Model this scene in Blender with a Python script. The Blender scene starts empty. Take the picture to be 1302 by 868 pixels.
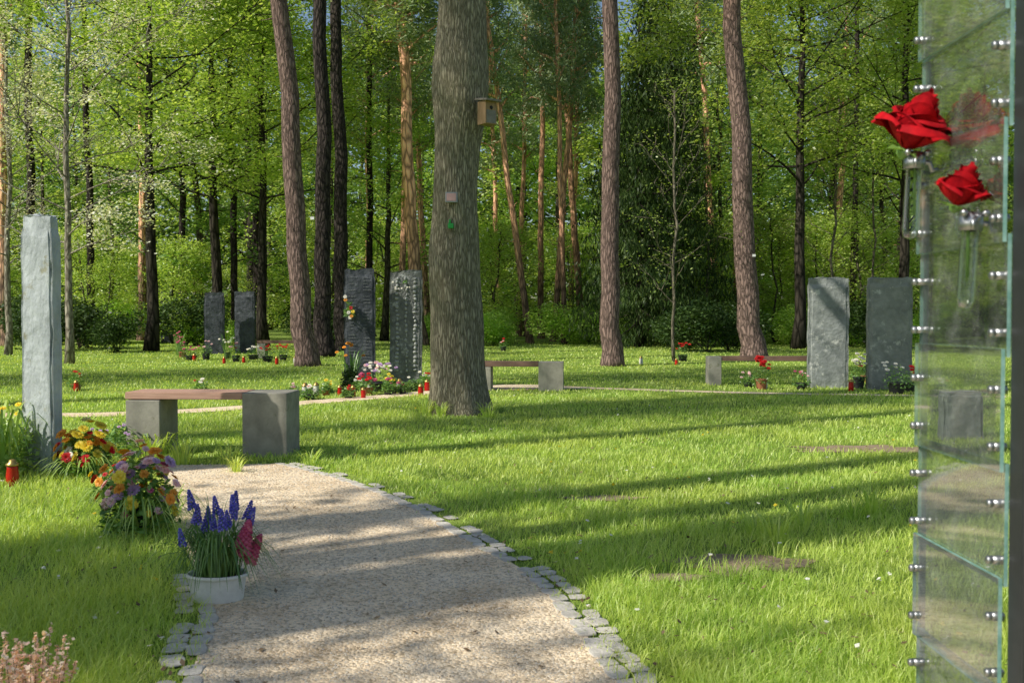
import bpy, bmesh, math, random
import numpy as np
from mathutils import Vector, Matrix, noise, Euler

rnd = random.Random(11)
rng = np.random.default_rng(11)
scene = bpy.context.scene
COL = scene.collection
CAM_H = 1.1
F = 1302.0
PITCH = math.atan(34 / F)

def G(px, py, z=0.0):
    u = (px - 651) / F
    v = (434 - py) / F
    dy = math.cos(PITCH) + v * math.sin(PITCH)
    dz = -math.sin(PITCH) + v * math.cos(PITCH)
    t = (z - CAM_H) / dz
    return (u * t, dy * t)

def X(px, D):
    return (px - 651) / F * D

# ------------------------------------------------------------------ materials
def newmat(name):
    m = bpy.data.materials.new(name)
    m.use_nodes = True
    nt = m.node_tree
    for n in list(nt.nodes):
        nt.nodes.remove(n)
    out = nt.nodes.new('ShaderNodeOutputMaterial')
    return m, nt, out

def N(nt, t, **kw):
    n = nt.nodes.new(t)
    for k, v in kw.items():
        if k.startswith('i_'):
            n.inputs[k[2:].replace('_', ' ')].default_value = v
        else:
            setattr(n, k, v)
    return n

def ramp(nt, stops, fac=None):
    r = nt.nodes.new('ShaderNodeValToRGB')
    e = r.color_ramp.elements
    e[0].position, e[0].color = stops[0][0], (*stops[0][1], 1)
    e[1].position, e[1].color = stops[-1][0], (*stops[-1][1], 1)
    for p, c in stops[1:-1]:
        k = e.new(p)
        k.color = (*c, 1)
    if fac is not None:
        nt.links.new(fac, r.inputs[0])
    return r

def mix(nt, fac, a, b, mode='MIX'):
    m = nt.nodes.new('ShaderNodeMix')
    m.data_type = 'RGBA'
    m.blend_type = mode
    for s, v in ((0, fac), (6, a), (7, b)):
        if isinstance(v, (int, float)):
            m.inputs[s].default_value = v
        elif isinstance(v, tuple):
            m.inputs[s].default_value = (*v, 1)
        else:
            nt.links.new(v, m.inputs[s])
    return m.outputs[2]

def surf(name, c1, c2, scale=8, rough=.8, bump=.3, metallic=0, stretch=(1, 1, 1), spots=None, bscale=None, spec=.3, dist=.01):
    m, nt, out = newmat(name)
    tc = N(nt, 'ShaderNodeTexCoord')
    mp = N(nt, 'ShaderNodeMapping')
    mp.inputs['Scale'].default_value = stretch
    nt.links.new(tc.outputs['Object'], mp.inputs[0])
    no = N(nt, 'ShaderNodeTexNoise', i_Scale=scale, i_Detail=8.0, i_Roughness=.65)
    nt.links.new(mp.outputs[0], no.inputs[0])
    col = ramp(nt, [(.32, c1), (.68, c2)], no.outputs[0]).outputs[0]
    if spots:
        s = N(nt, 'ShaderNodeTexNoise', i_Scale=spots[1], i_Detail=6.0, i_Roughness=.7)
        nt.links.new(tc.outputs['Object'], s.inputs[0])
        k = ramp(nt, [(spots[2], (0, 0, 0)), (spots[2] + .08, (1, 1, 1))], s.outputs[0])
        col = mix(nt, k.outputs[0], col, spots[0])
    p = N(nt, 'ShaderNodeBsdfPrincipled', i_Roughness=rough, i_Metallic=metallic)
    p.inputs['Specular IOR Level'].default_value = spec
    nt.links.new(col, p.inputs['Base Color'])
    if bump:
        b2 = N(nt, 'ShaderNodeTexNoise', i_Scale=bscale or scale * 4, i_Detail=6.0)
        nt.links.new(mp.outputs[0], b2.inputs[0])
        b = N(nt, 'ShaderNodeBump', i_Strength=bump, i_Distance=dist)
        nt.links.new(b2.outputs[0], b.inputs['Height'])
        nt.links.new(b.outputs[0], p.inputs['Normal'])
    nt.links.new(p.outputs[0], out.inputs[0])
    return m

def leafmat(name, cols, trans=.45, gloss=.06, patch=None, vmin=.82, vmax=1.15):
    m, nt, out = newmat(name)
    g = N(nt, 'ShaderNodeNewGeometry')
    n = len(cols)
    r = ramp(nt, [(i / (n - 1), c) for i, c in enumerate(cols)], g.outputs['Random Per Island'])
    col = r.outputs[0]
    oi = N(nt, 'ShaderNodeObjectInfo')
    hs = N(nt, 'ShaderNodeHueSaturation')
    mr = N(nt, 'ShaderNodeMapRange')
    mr.inputs['To Min'].default_value = vmin
    mr.inputs['To Max'].default_value = vmax
    nt.links.new(oi.outputs['Random'], mr.inputs[0])
    nt.links.new(mr.outputs[0], hs.inputs['Value'])
    nt.links.new(col, hs.inputs['Color'])
    if patch is None:
        col = hs.outputs[0]
    else:
        no = N(nt, 'ShaderNodeTexNoise', i_Scale=patch[0], i_Detail=4.0)
        nt.links.new(g.outputs['Position'], no.inputs[0])
        k = ramp(nt, [(.4, (0, 0, 0)), (.62, (1, 1, 1))], no.outputs[0])
        col = mix(nt, k.outputs[0], col, mix(nt, .55, col, patch[1]))
    d = N(nt, 'ShaderNodeBsdfDiffuse')
    t = N(nt, 'ShaderNodeBsdfTranslucent')
    gl = N(nt, 'ShaderNodeBsdfGlossy', i_Roughness=.45)
    nt.links.new(col, d.inputs[0])
    tcol = mix(nt, 1.0, col, (1.25, 1.2, .6), 'MULTIPLY')
    nt.links.new(tcol, t.inputs[0])
    a = N(nt, 'ShaderNodeMixShader')
    a.inputs[0].default_value = trans
    nt.links.new(d.outputs[0], a.inputs[1])
    nt.links.new(t.outputs[0], a.inputs[2])
    b = N(nt, 'ShaderNodeMixShader')
    b.inputs[0].default_value = gloss
    nt.links.new(a.outputs[0], b.inputs[1])
    nt.links.new(gl.outputs[0], b.inputs[2])
    nt.links.new(b.outputs[0], out.inputs[0])
    return m

def barkmat(name, dark, light, top=None, z0=0, z1=1, sc=9, stretch=.22, bump=.8, moss=None, dist=.03, lo=.25, hi=.84, warp=.14):
    m, nt, out = newmat(name)
    tc = N(nt, 'ShaderNodeTexCoord')
    mp = N(nt, 'ShaderNodeMapping')
    mp.inputs['Scale'].default_value = (1, 1, stretch)
    nt.links.new(tc.outputs['Object'], mp.inputs[0])
    wn = N(nt, 'ShaderNodeTexNoise', i_Scale=sc * .7, i_Detail=5.0)
    nt.links.new(mp.outputs[0], wn.inputs[0])
    wm = N(nt, 'ShaderNodeVectorMath', operation='MULTIPLY_ADD')
    wm.inputs[1].default_value = (warp, warp, warp)
    nt.links.new(wn.outputs['Color'], wm.inputs[0])
    nt.links.new(mp.outputs[0], wm.inputs[2])
    v = N(nt, 'ShaderNodeTexVoronoi', i_Scale=sc, feature='DISTANCE_TO_EDGE')
    nt.links.new(wm.outputs[0], v.inputs[0])
    n2 = N(nt, 'ShaderNodeTexNoise', i_Scale=sc * 3, i_Detail=8.0, i_Roughness=.7)
    nt.links.new(mp.outputs[0], n2.inputs[0])
    h = N(nt, 'ShaderNodeMath', operation='MULTIPLY_ADD')
    r = ramp(nt, [(0, (0, 0, 0)), (.28, (1, 1, 1))], v.outputs[0])
    nt.links.new(n2.outputs[0], h.inputs[0])
    h.inputs[1].default_value = .6
    nt.links.new(r.outputs[0], h.inputs[2])
    hh = N(nt, 'ShaderNodeMath', operation='MULTIPLY')
    nt.links.new(h.outputs[0], hh.inputs[0])
    hh.inputs[1].default_value = .72
    c = ramp(nt, [(lo, dark), ((lo + hi) / 2, tuple((a + b) / 2 for a, b in zip(dark, light))), (hi, light)], hh.outputs[0])
    col = c.outputs[0]
    if top:
        sx = N(nt, 'ShaderNodeSeparateXYZ')
        nt.links.new(tc.outputs['Object'], sx.inputs[0])
        mr = N(nt, 'ShaderNodeMapRange')
        mr.inputs['From Min'].default_value = z0
        mr.inputs['From Max'].default_value = z1
        nt.links.new(sx.outputs[2], mr.inputs[0])
        tcol = mix(nt, 1.0, (top[0] * 1.6, top[1] * 1.6, top[2] * 1.6), hh.outputs[0], 'MULTIPLY')
        col = mix(nt, mr.outputs[0], col, tcol)
    if moss:
        n3 = N(nt, 'ShaderNodeTexNoise', i_Scale=1.6, i_Detail=7.0, i_Roughness=.7)
        nt.links.new(tc.outputs['Object'], n3.inputs[0])
        k = ramp(nt, [(.45, (0, 0, 0)), (.7, (.4, .4, .4))], n3.outputs[0])
        col = mix(nt, k.outputs[0], col, moss)
    p = N(nt, 'ShaderNodeBsdfPrincipled', i_Roughness=.9)
    p.inputs['Specular IOR Level'].default_value = .1
    nt.links.new(col, p.inputs['Base Color'])
    b = N(nt, 'ShaderNodeBump', i_Strength=bump, i_Distance=dist)
    nt.links.new(h.outputs[0], b.inputs['Height'])
    nt.links.new(b.outputs[0], p.inputs['Normal'])
    nt.links.new(p.outputs[0], out.inputs[0])
    return m

def plain(name, c, rough=.6, metallic=0, spec=.4):
    return surf(name, tuple(x * .82 for x in c), c, 30, rough, .1, metallic, spec=spec, dist=.002)

M = {}
M['oak'] = barkmat('oak_bark', (.10, .085, .055), (.42, .37, .27), sc=42, stretch=.13, bump=.8, moss=(.25, .24, .14), dist=.014, lo=.15, hi=.9, warp=.06)
M['pine_near'] = barkmat('pine_bark', (.06, .042, .036), (.29, .20, .17), top=(.3, .16, .09), z0=8, z1=13, sc=15, stretch=.25, bump=.8, dist=.02, lo=.15, hi=.95)
M['pine_shaded'] = barkmat('pine_bark_shaded', (.018, .015, .014), (.075, .06, .053), sc=11, stretch=.3, bump=.8)  # pine bark with the shade on these trunks put into its colour
M['pine_far'] = barkmat('pine_bark_orange', (.09, .06, .045), (.34, .22, .15), top=(.92, .50, .31), z0=2.0, z1=5, sc=6, stretch=.3, bump=.5)
M['bark'] = barkmat('grey_bark', (.03, .026, .02), (.13, .11, .08), sc=8, stretch=.25, bump=.6, moss=(.08, .09, .04))
M['bark_mid'] = barkmat('brown_grey_bark', (.07, .06, .045), (.22, .19, .14), sc=12, stretch=.25, bump=.5, moss=(.13, .14, .07))
M['bark_dark'] = barkmat('dark_bark', (.015, .013, .010), (.065, .055, .042), sc=8, stretch=.25, bump=.6)
M['bark_pale'] = barkmat('pale_bark', (.13, .11, .085), (.38, .34, .27), sc=12, stretch=.3, bump=.4)
M['leafA'] = leafmat('spring_leaves', [(.22, .41, .055), (.40, .61, .11), (.58, .73, .20)], .5, vmin=.58, vmax=1.2)
M['leafB'] = leafmat('green_leaves', [(.15, .32, .06), (.27, .47, .10), (.44, .62, .18)], .48, vmin=.58, vmax=1.2)
M['leafC'] = leafmat('yellow_green_leaves', [(.32, .51, .07), (.53, .70, .14), (.70, .81, .27)], .5, vmin=.62, vmax=1.12)
M['needle'] = leafmat('pine_needles', [(.15, .23, .11), (.27, .37, .18), (.44, .51, .28)], .25, .03)
M['spruce'] = leafmat('spruce_needles', [(.02, .042, .012), (.05, .09, .024), (.14, .20, .06)], .2, .015)
M['blossomleaf'] = leafmat('pale_buds', [(.58, .64, .36), (.80, .80, .64), (.88, .86, .76)], .4)
M['shrub'] = leafmat('shrub_leaves', [(.27, .50, .06), (.45, .68, .11), (.60, .78, .18)], .45)
M['shrub_dark'] = leafmat('evergreen_leaves', [(.02, .045, .012), (.045, .09, .022), (.10, .16, .04)], .2, .04)
M['grass'] = leafmat('grass_blades', [(.28, .47, .06), (.46, .66, .105), (.61, .77, .18), (.73, .81, .28)], .47, .04, patch=(.9, (.72, .78, .20)))
M['plantleaf'] = leafmat('plant_leaves', [(.09, .21, .05), (.18, .34, .075), (.30, .48, .13)], .35, .06)
M['plantpale'] = leafmat('pale_plant_leaves', [(.25, .40, .08), (.40, .56, .14), (.56, .66, .2)], .4, .06)
M['slate'] = surf('slate_grey', (.16, .175, .165), (.31, .33, .31), 6, .75, .7, spots=((.48, .49, .44), 8, .57), dist=.018)
M['slate_pale'] = surf('slate_pale', (.28, .31, .315), (.49, .53, .535), 7, .8, .9, stretch=(1, 1, .6), spots=((.27, .27, .20), 6, .58), dist=.02, bscale=22)
M['slate_dark'] = surf('slate_dark', (.025, .029, .036), (.075, .085, .098), 5, .6, .8, spots=((.17, .18, .185), 10, .63), dist=.02)
M['slate_edge'] = surf('slate_mid', (.09, .095, .09), (.24, .25, .23), 7, .75, 1.0, spots=((.40, .41, .37), 9, .56), dist=.03)
M['slate_right'] = surf('slate_right', (.16, .17, .155), (.30, .315, .28), 6, .8, .8, spots=((.44, .45, .39), 8, .58), dist=.018)
M['concrete'] = surf('concrete', (.21, .20, .165), (.37, .35, .29), 6, .9, .35, spots=((.16, .165, .10), 5, .60), dist=.008)
M['wood'] = surf('red_brown_wood', (.38, .21, .15), (.62, .40, .30), 7, .7, .3, stretch=(.4, 8, 8), dist=.004)
M['wooddark'] = surf('dark_brown_wood', (.14, .08, .06), (.27, .17, .125), 7, .7, .3, stretch=(.4, 8, 8), dist=.004)  # same plank wood in a darker tone, for the farther benches
M['boxwood'] = surf('nestbox_wood', (.22, .14, .07), (.38, .25, .14), 12, .8, .4, stretch=(6, 6, .5), dist=.004)
M['roofwood'] = surf('nestbox_roof', (.16, .14, .12), (.28, .25, .22), 12, .8, .4)
M['black'] = plain('black', (.01, .01, .01))
M['cobble'] = surf('granite_sett', (.42, .385, .33), (.70, .655, .57), 16, .9, .8, dist=.008, spots=((.32, .33, .20), 13, .60), spec=.1)
M['steel'] = plain('steel', (.42, .43, .44), .42, 1)
M['darksteel'] = plain('dark_steel', (.06, .065, .07), .4, .6)
M['paintsteel'] = plain('grey_painted_steel', (.32, .34, .36), .5)
M['white'] = plain('white_enamel', (.82, .82, .79), .35)
M['ink'] = plain('pale_lettering', (.26, .27, .265), .6)
M['relief'] = plain('pale_carving', (.40, .41, .38), .8)
M['terra'] = plain('terracotta', (.38, .14, .07), .8)
M['darkpot'] = plain('dark_pot', (.035, .035, .04), .5)
M['soil'] = surf('soil', (.03, .02, .013), (.09, .06, .04), 20, .95, .8)
M['stemwood'] = plain('heather_wood', (.30, .22, .13), .9)
M['plaque'] = plain('pink_plaque', (.60, .36, .35), .4)
M['greenp'] = plain('green_plastic', (.03, .40, .07), .5)
M['candle'] = plain('red_candle_glass', (.52, .015, .012), .25)
M['gold'] = plain('brass', (.55, .38, .12), .35, .8)
M['whitec'] = plain('white_candle', (.75, .72, .65), .4)
def petal(name, a, b, t=.3):
    return leafmat(name, [a, tuple((x + y) / 2 for x, y in zip(a, b)), b], t, .03)
M['p_red'] = petal('red_petals', (.45, .008, .01), (.70, .03, .03), .2)
M['p_rose'] = surf('rose_red', (.18, .001, .005), (.50, .006, .011), 26, .7, .25, spec=.1, dist=.003)
M['p_yel'] = petal('yellow_petals', (.80, .62, .02), (.94, .80, .12))
M['p_ora'] = petal('orange_petals', (.74, .28, .02), (.90, .46, .06))
M['p_pink'] = petal('pink_petals', (.80, .46, .50), (.94, .74, .76))
M['p_white'] = petal('white_petals', (.80, .77, .72), (.92, .90, .86))
M['p_blue'] = petal('blue_petals', (.10, .09, .55), (.27, .25, .82), .2)
M['p_mag'] = petal('magenta_petals', (.50, .05, .16), (.74, .20, .32))
M['p_lil'] = petal('lilac_petals', (.50, .30, .60), (.72, .54, .78))
M['p_heath'] = petal('heather_pink', (.84, .54, .46), (.96, .82, .72), .35)

def glassmat():
    m, nt, out = newmat('pane_glass')
    tr = N(nt, 'ShaderNodeBsdfTransparent')
    tr.inputs[0].default_value = (.78, .81, .80, 1)
    gl = N(nt, 'ShaderNodeBsdfGlossy', i_Roughness=.03)
    fr = N(nt, 'ShaderNodeLayerWeight', i_Blend=.5)
    pw = N(nt, 'ShaderNodeMath', operation='POWER')
    nt.links.new(fr.outputs['Facing'], pw.inputs[0])
    pw.inputs[1].default_value = 2.3
    ma = N(nt, 'ShaderNodeMath', operation='MULTIPLY_ADD')
    nt.links.new(pw.outputs[0], ma.inputs[0])
    ma.inputs[1].default_value = .85
    ma.inputs[2].default_value = .08
    a = N(nt, 'ShaderNodeMixShader')
    nt.links.new(ma.outputs[0], a.inputs[0])
    nt.links.new(tr.outputs[0], a.inputs[1])
    nt.links.new(gl.outputs[0], a.inputs[2])
    d = N(nt, 'ShaderNodeBsdfDiffuse')
    d.inputs[0].default_value = (.60, .62, .61, 1)
    tc = N(nt, 'ShaderNodeTexCoord')
    no = N(nt, 'ShaderNodeTexNoise', i_Scale=18.0, i_Detail=9.0, i_Roughness=.8)
    nt.links.new(tc.outputs['Object'], no.inputs[0])
    k = ramp(nt, [(.48, (.03, .03, .03)), (.74, (.16, .16, .16))], no.outputs[0])
    b = N(nt, 'ShaderNodeMixShader')
    nt.links.new(k.outputs[0], b.inputs[0])
    nt.links.new(a.outputs[0], b.inputs[1])
    nt.links.new(d.outputs[0], b.inputs[2])
    nt.links.new(b.outputs[0], out.inputs[0])
    return m
M['glass'] = glassmat()
M['glassedge'] = surf('glass_edge', (.08, .24, .20), (.34, .54, .49), 20, .15, .1, spec=.8)
def tubeglass():
    m, nt, out = newmat('vase_glass')
    tr = N(nt, 'ShaderNodeBsdfTransparent')
    tr.inputs[0].default_value = (.88, .92, .92, 1)
    gl = N(nt, 'ShaderNodeBsdfGlossy', i_Roughness=.05)
    fr = N(nt, 'ShaderNodeLayerWeight', i_Blend=.6)
    a = N(nt, 'ShaderNodeMixShader')
    nt.links.new(fr.outputs['Facing'], a.inputs[0])
    nt.links.new(tr.outputs[0], a.inputs[1])
    nt.links.new(gl.outputs[0], a.inputs[2])
    nt.links.new(a.outputs[0], out.inputs[0])
    return m
M['tube'] = tubeglass()

def pathmat():
    m, nt, out = newmat('gravel')
    g = N(nt, 'ShaderNodeTexCoord')
    v = N(nt, 'ShaderNodeTexVoronoi', i_Scale=75.0)
    nt.links.new(g.outputs['Object'], v.inputs[0])
    n1 = N(nt, 'ShaderNodeTexNoise', i_Scale=2.2, i_Detail=9.0, i_Roughness=.72)
    nt.links.new(g.outputs['Object'], n1.inputs[0])
    base = ramp(nt, [(.3, (.62, .46, .29)), (.5, (.88, .71, .49)), (.72, (.96, .82, .62))], n1.outputs[0])
    sx = N(nt, 'ShaderNodeSeparateColor')
    nt.links.new(v.outputs['Color'], sx.inputs[0])
    st = ramp(nt, [(0, (.50, .46, .40)), (.5, (1, 1, 1)), (1, (1.1, 1.08, 1.05))], sx.outputs[0])
    col = mix(nt, .85, base.outputs[0], st.outputs[0], 'MULTIPLY')
    p = N(nt, 'ShaderNodeBsdfPrincipled', i_Roughness=.92)
    p.inputs['Specular IOR Level'].default_value = .15
    nt.links.new(col, p.inputs['Base Color'])
    b = N(nt, 'ShaderNodeBump', i_Strength=.8, i_Distance=.007, invert=True)
    nt.links.new(v.outputs['Distance'], b.inputs['Height'])
    nt.links.new(b.outputs[0], p.inputs['Normal'])
    nt.links.new(p.outputs[0], out.inputs[0])
    return m
M['path'] = pathmat()
M['pebble'] = leafmat('pebbles', [(.42, .32, .21), (.86, .69, .48), (.95, .84, .66), (.54, .48, .40)], 0, .03)

def groundmat():
    m, nt, out = newmat('ground_lawn_and_forest_floor')
    g = N(nt, 'ShaderNodeTexCoord')
    n1 = N(nt, 'ShaderNodeTexNoise', i_Scale=1.2, i_Detail=9.0, i_Roughness=.7)
    n2 = N(nt, 'ShaderNodeTexNoise', i_Scale=60.0, i_Detail=5.0)
    n3 = N(nt, 'ShaderNodeTexNoise', i_Scale=.12, i_Detail=4.0)
    for n in (n1, n2, n3):
        nt.links.new(g.outputs['Object'], n.inputs[0])
    lawn = ramp(nt, [(.3, (.12, .20, .03)), (.5, (.22, .33, .055)), (.68, (.34, .41, .10))], n1.outputs[0])
    floor = ramp(nt, [(.3, (.12, .16, .035)), (.5, (.24, .33, .07)), (.7, (.38, .48, .13))], n1.outputs[0])
    sp = N(nt, 'ShaderNodeSeparateXYZ')
    nt.links.new(g.outputs['Object'], sp.inputs[0])
    ma = N(nt, 'ShaderNodeMath', operation='MULTIPLY_ADD')
    nt.links.new(n3.outputs[0], ma.inputs[0])
    ma.inputs[1].default_value = 14
    nt.links.new(sp.outputs[1], ma.inputs[2])
    mr = N(nt, 'ShaderNodeMapRange')
    mr.inputs['From Min'].default_value = 44
    mr.inputs['From Max'].default_value = 47
    nt.links.new(ma.outputs[0], mr.inputs[0])
    col = mix(nt, mr.outputs[0], lawn.outputs[0], floor.outputs[0])
    fine = ramp(nt, [(.3, (.55, .55, .55)), (.7, (1.3, 1.3, 1.3))], n2.outputs[0])
    col = mix(nt, .8, col, fine.outputs[0], 'MULTIPLY')
    p = N(nt, 'ShaderNodeBsdfPrincipled', i_Roughness=.95)
    p.inputs['Specular IOR Level'].default_value = .1
    nt.links.new(col, p.inputs['Base Color'])
    b = N(nt, 'ShaderNodeBump', i_Strength=.8, i_Distance=.03)
    nt.links.new(n2.outputs[0], b.inputs['Height'])
    nt.links.new(b.outputs[0], p.inputs['Normal'])
    nt.links.new(p.outputs[0], out.inputs[0])
    return m
M['ground'] = groundmat()
M['earth'] = surf('bare_earth', (.22, .16, .10), (.38, .29, .19), 9, .95, .8, dist=.02)

# ------------------------------------------------------------------ mesh tools
class MB:
    def __init__(s):
        s.v, s.f, s.m = [], [], []
    def add(s, vs, fs, mi=0):
        o = len(s.v)
        s.v.extend([tuple(v) for v in vs])
        s.f.extend([tuple(i + o for i in f) for f in fs])
        s.m.extend([mi] * len(fs))
    def tube(s, pts, rad, n=8, mi=0, cap=True):
        pts = [Vector(p) for p in pts]
        vs, fs = [], []
        L = len(pts)
        ref = None
        for i, p in enumerate(pts):
            t = (pts[min(i + 1, L - 1)] - pts[max(i - 1, 0)])
            t = t.normalized() if t.length > 1e-9 else Vector((0, 0, 1))
            if ref is None:
                ref = t.orthogonal().normalized()
            ref = (ref - t * ref.dot(t))
            ref = ref.normalized() if ref.length > 1e-6 else t.orthogonal().normalized()
            b = t.cross(ref)
            r = rad[i] if hasattr(rad, '__len__') else rad
            for k in range(n):
                a = 2 * math.pi * k / n
                vs.append(p + (ref * math.cos(a) + b * math.sin(a)) * r)
        for i in range(L - 1):
            for k in range(n):
                fs.append((i * n + k, i * n + (k + 1) % n, (i + 1) * n + (k + 1) % n, (i + 1) * n + k))
        if cap:
            fs.append(tuple(range(n - 1, -1, -1)))
            fs.append(tuple((L - 1) * n + k for k in range(n)))
        s.add(vs, fs, mi)
    def lathe(s, prof, n=24, mi=0, c=(0, 0, 0), sx=1, sy=1, cap=True):
        vs, fs = [], []
        for r, z in prof:
            for k in range(n):
                a = 2 * math.pi * k / n
                vs.append((c[0] + r * sx * math.cos(a), c[1] + r * sy * math.sin(a), c[2] + z))
        for i in range(len(prof) - 1):
            for k in range(n):
                fs.append((i * n + k, i * n + (k + 1) % n, (i + 1) * n + (k + 1) % n, (i + 1) * n + k))
        if cap:
            fs.append(tuple(range(n - 1, -1, -1)))
            fs.append(tuple((len(prof) - 1) * n + k for k in range(n)))
        s.add(vs, fs, mi)
    def box(s, c, size, mi=0, rot=None):
        vs = []
        for x in (-.5, .5):
            for y in (-.5, .5):
                for z in (-.5, .5):
                    v = Vector((x * size[0], y * size[1], z * size[2]))
                    if rot is not None:
                        v = rot @ v
                    vs.append(v + Vector(c))
        s.add(vs, [(0, 1, 3, 2), (4, 6, 7, 5), (0, 4, 5, 1), (2, 3, 7, 6), (0, 2, 6, 4), (1, 5, 7, 3)], mi)
    def mesh(s, name, mats, smooth=True):
        me = bpy.data.meshes.new(name)
        me.from_pydata(s.v, [], s.f)
        for m in mats:
            me.materials.append(m)
        me.polygons.foreach_set('material_index', s.m)
        me.polygons.foreach_set('use_smooth', [smooth] * len(s.f))
        me.update()
        return me

def npmesh(name, verts, loops, totals, mat, smooth=False):
    me = bpy.data.meshes.new(name)
    verts = np.ascontiguousarray(verts, dtype=np.float32)
    me.vertices.add(len(verts))
    me.vertices.foreach_set('co', verts.ravel())
    me.loops.add(len(loops))
    me.loops.foreach_set('vertex_index', np.asarray(loops, dtype=np.int32))
    starts = np.concatenate([[0], np.cumsum(totals)[:-1]]).astype(np.int32)
    me.polygons.add(len(totals))
    me.polygons.foreach_set('loop_start', starts)
    try:
        me.polygons.foreach_set('loop_total', np.asarray(totals, dtype=np.int32))
    except Exception:
        pass
    me.update(calc_edges=True)
    me.validate()
    me.materials.append(mat)
    return me

def leafmesh(name, cen, size, aspect, mat, droop=.2, flat=1.0, hang=False):
    cen = np.asarray(cen, dtype=float)
    n = len(cen)
    az = rng.uniform(0, 2 * np.pi, n)
    if hang:
        a = np.stack([np.cos(az) * .4, np.sin(az) * .4, -rng.uniform(.5, 1.2, n)], 1)
    else:
        a = np.stack([np.cos(az), np.sin(az), rng.normal(-droop, .4, n)], 1)
    a /= np.linalg.norm(a, axis=1)[:, None]
    up = np.stack([rng.normal(0, .6, n), rng.normal(0, .6, n), np.full(n, flat)], 1)
    b = np.cross(a, up)
    b /= np.linalg.norm(b, axis=1)[:, None] + 1e-9
    s = size * rng.uniform(.55, 1.35, n)[:, None]
    a *= s / 2
    b *= s * aspect / 2
    V = np.stack([cen - a, cen + b - a * .15, cen + a, cen - b - a * .15], 1).reshape(-1, 3)
    return npmesh(name, V, np.arange(4 * n), np.full(n, 4), mat)

def mk(name, me, parent=None, loc=(0, 0, 0), rot=(0, 0, 0), scale=(1, 1, 1), **props):
    o = bpy.data.objects.new(name, me)
    COL.objects.link(o)
    o.location = loc
    o.rotation_euler = rot
    o.scale = scale
    if parent is not None:
        o.parent = parent
    for k, v in props.items():
        o[k] = v
    return o

def top(name, label, category, loc=(0, 0, 0), rot=(0, 0, 0), scale=(1, 1, 1), group=None):
    o = mk(name, None, None, loc, rot, scale, label=label, category=category)
    o.empty_display_size = .1
    if group:
        o['group'] = group
    return o

def bbox_mesh(name, size, mat, bevel=.01, seg=2):
    bm = bmesh.new()
    bmesh.ops.create_cube(bm, size=1)
    for v in bm.verts:
        v.co = Vector((v.co.x * size[0], v.co.y * size[1], v.co.z * size[2]))
    bmesh.ops.bevel(bm, geom=bm.edges[:], offset=bevel, segments=seg, affect='EDGES', profile=.5)
    me = bpy.data.meshes.new(name)
    bm.to_mesh(me)
    bm.free()
    me.materials.append(mat)
    return me

# ------------------------------------------------------------------ world, sun, camera
EL = math.radians(41)
sd = Vector((.86, .51, 0)).normalized()
w = bpy.data.worlds.new("World")
scene.world = w
w.use_nodes = True
bg = w.node_tree.nodes['Background']
sky = w.node_tree.nodes.new('ShaderNodeTexSky')
sky.sky_type = 'NISHITA'
sky.sun_disc = False
sky.sun_elevation = EL
sky.sun_rotation = math.atan2(-sd.x, -sd.y) % (2 * math.pi)
w.node_tree.links.new(sky.outputs[0], bg.inputs[0])
bg.inputs[1].default_value = .115
sl = bpy.data.lights.new('sun', 'SUN')
sl.energy = 5.0
sl.angle = math.radians(.5)
sl.color = (1, .95, .85)
so = bpy.data.objects.new('sun', sl)
COL.objects.link(so)
ldir = Vector((sd.x * math.cos(EL), sd.y * math.cos(EL), -math.sin(EL)))
so.rotation_euler = ldir.to_track_quat('-Z', 'Y').to_euler()
so.location = (-20, -15, 30)

cam = bpy.data.cameras.new('camera')
cam.lens = 36
cam.sensor_width = 36
cam.clip_end = 1000
cam.dof.use_dof = True
cam.dof.focus_distance = 9
cam.dof.aperture_fstop = 8
co = bpy.data.objects.new('camera', cam)
COL.objects.link(co)
co.location = (0, 0, CAM_H)
co.rotation_euler = (math.pi / 2 - PITCH, 0, 0)
scene.camera = co
scene.view_settings.view_transform = 'Standard'
scene.view_settings.look = 'None'
scene.view_settings.exposure = 0

# ------------------------------------------------------------------ ground and paths
mb = MB()
mb.add([(-300, -60, 0), (300, -60, 0), (300, 500, 0), (-300, 500, 0)], [(0, 1, 2, 3)])
mk('ground', mb.mesh('ground', [M['ground']]), kind='structure')

left_px = [(190, 1400), (222, 1000), (240, 868), (258, 810), (268, 765), (246, 720), (224, 680), (212, 650), (205, 618), (202, 592)]
right_px = [(1400, 1500), (910, 1000), (788, 868), (742, 803), (704, 752), (664, 722), (602, 690), (547, 655), (492, 630), (441, 611), (400, 599), (355, 590)]
Lw = [(-.95, -4)] + [G(*p) for p in left_px]
Rw = [(2.6, -4)] + [G(*p) for p in right_px]
Rw = [(min(x, .70), y) for x, y in Rw]
def resample(P, n):
    P = np.array(P)
    d = np.concatenate([[0], np.cumsum(np.linalg.norm(np.diff(P, axis=0), axis=1))])
    t = np.linspace(0, d[-1], n)
    return np.stack([np.interp(t, d, P[:, 0]), np.interp(t, d, P[:, 1])], 1)
def smoothp(P, n, k=2):
    P = resample(P, n)
    for _ in range(k):
        Q = P.copy()
        Q[1:-1] = (P[:-2] + 2 * P[1:-1] + P[2:]) / 4
        P = Q
    return P
La, Ra = smoothp(Lw, 60), smoothp(Rw, 60)
poly_main = np.concatenate([La, Ra[::-1]])
mb = MB()
n = 60
vs = [(x, y, .005) for x, y in La] + [(x, y, .005) for x, y in Ra]
mb.add(vs, [(i, n + i, n + i + 1, i + 1) for i in range(n - 1)])
mk('path', mb.mesh('path', [M['path']]), kind='structure')
cl_px = [(-150, 527), (100, 529), (250, 523), (400, 511), (520, 502), (600, 494), (655, 491), (740, 493), (860, 497), (960, 500), (1150, 503), (1400, 506)]
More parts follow.
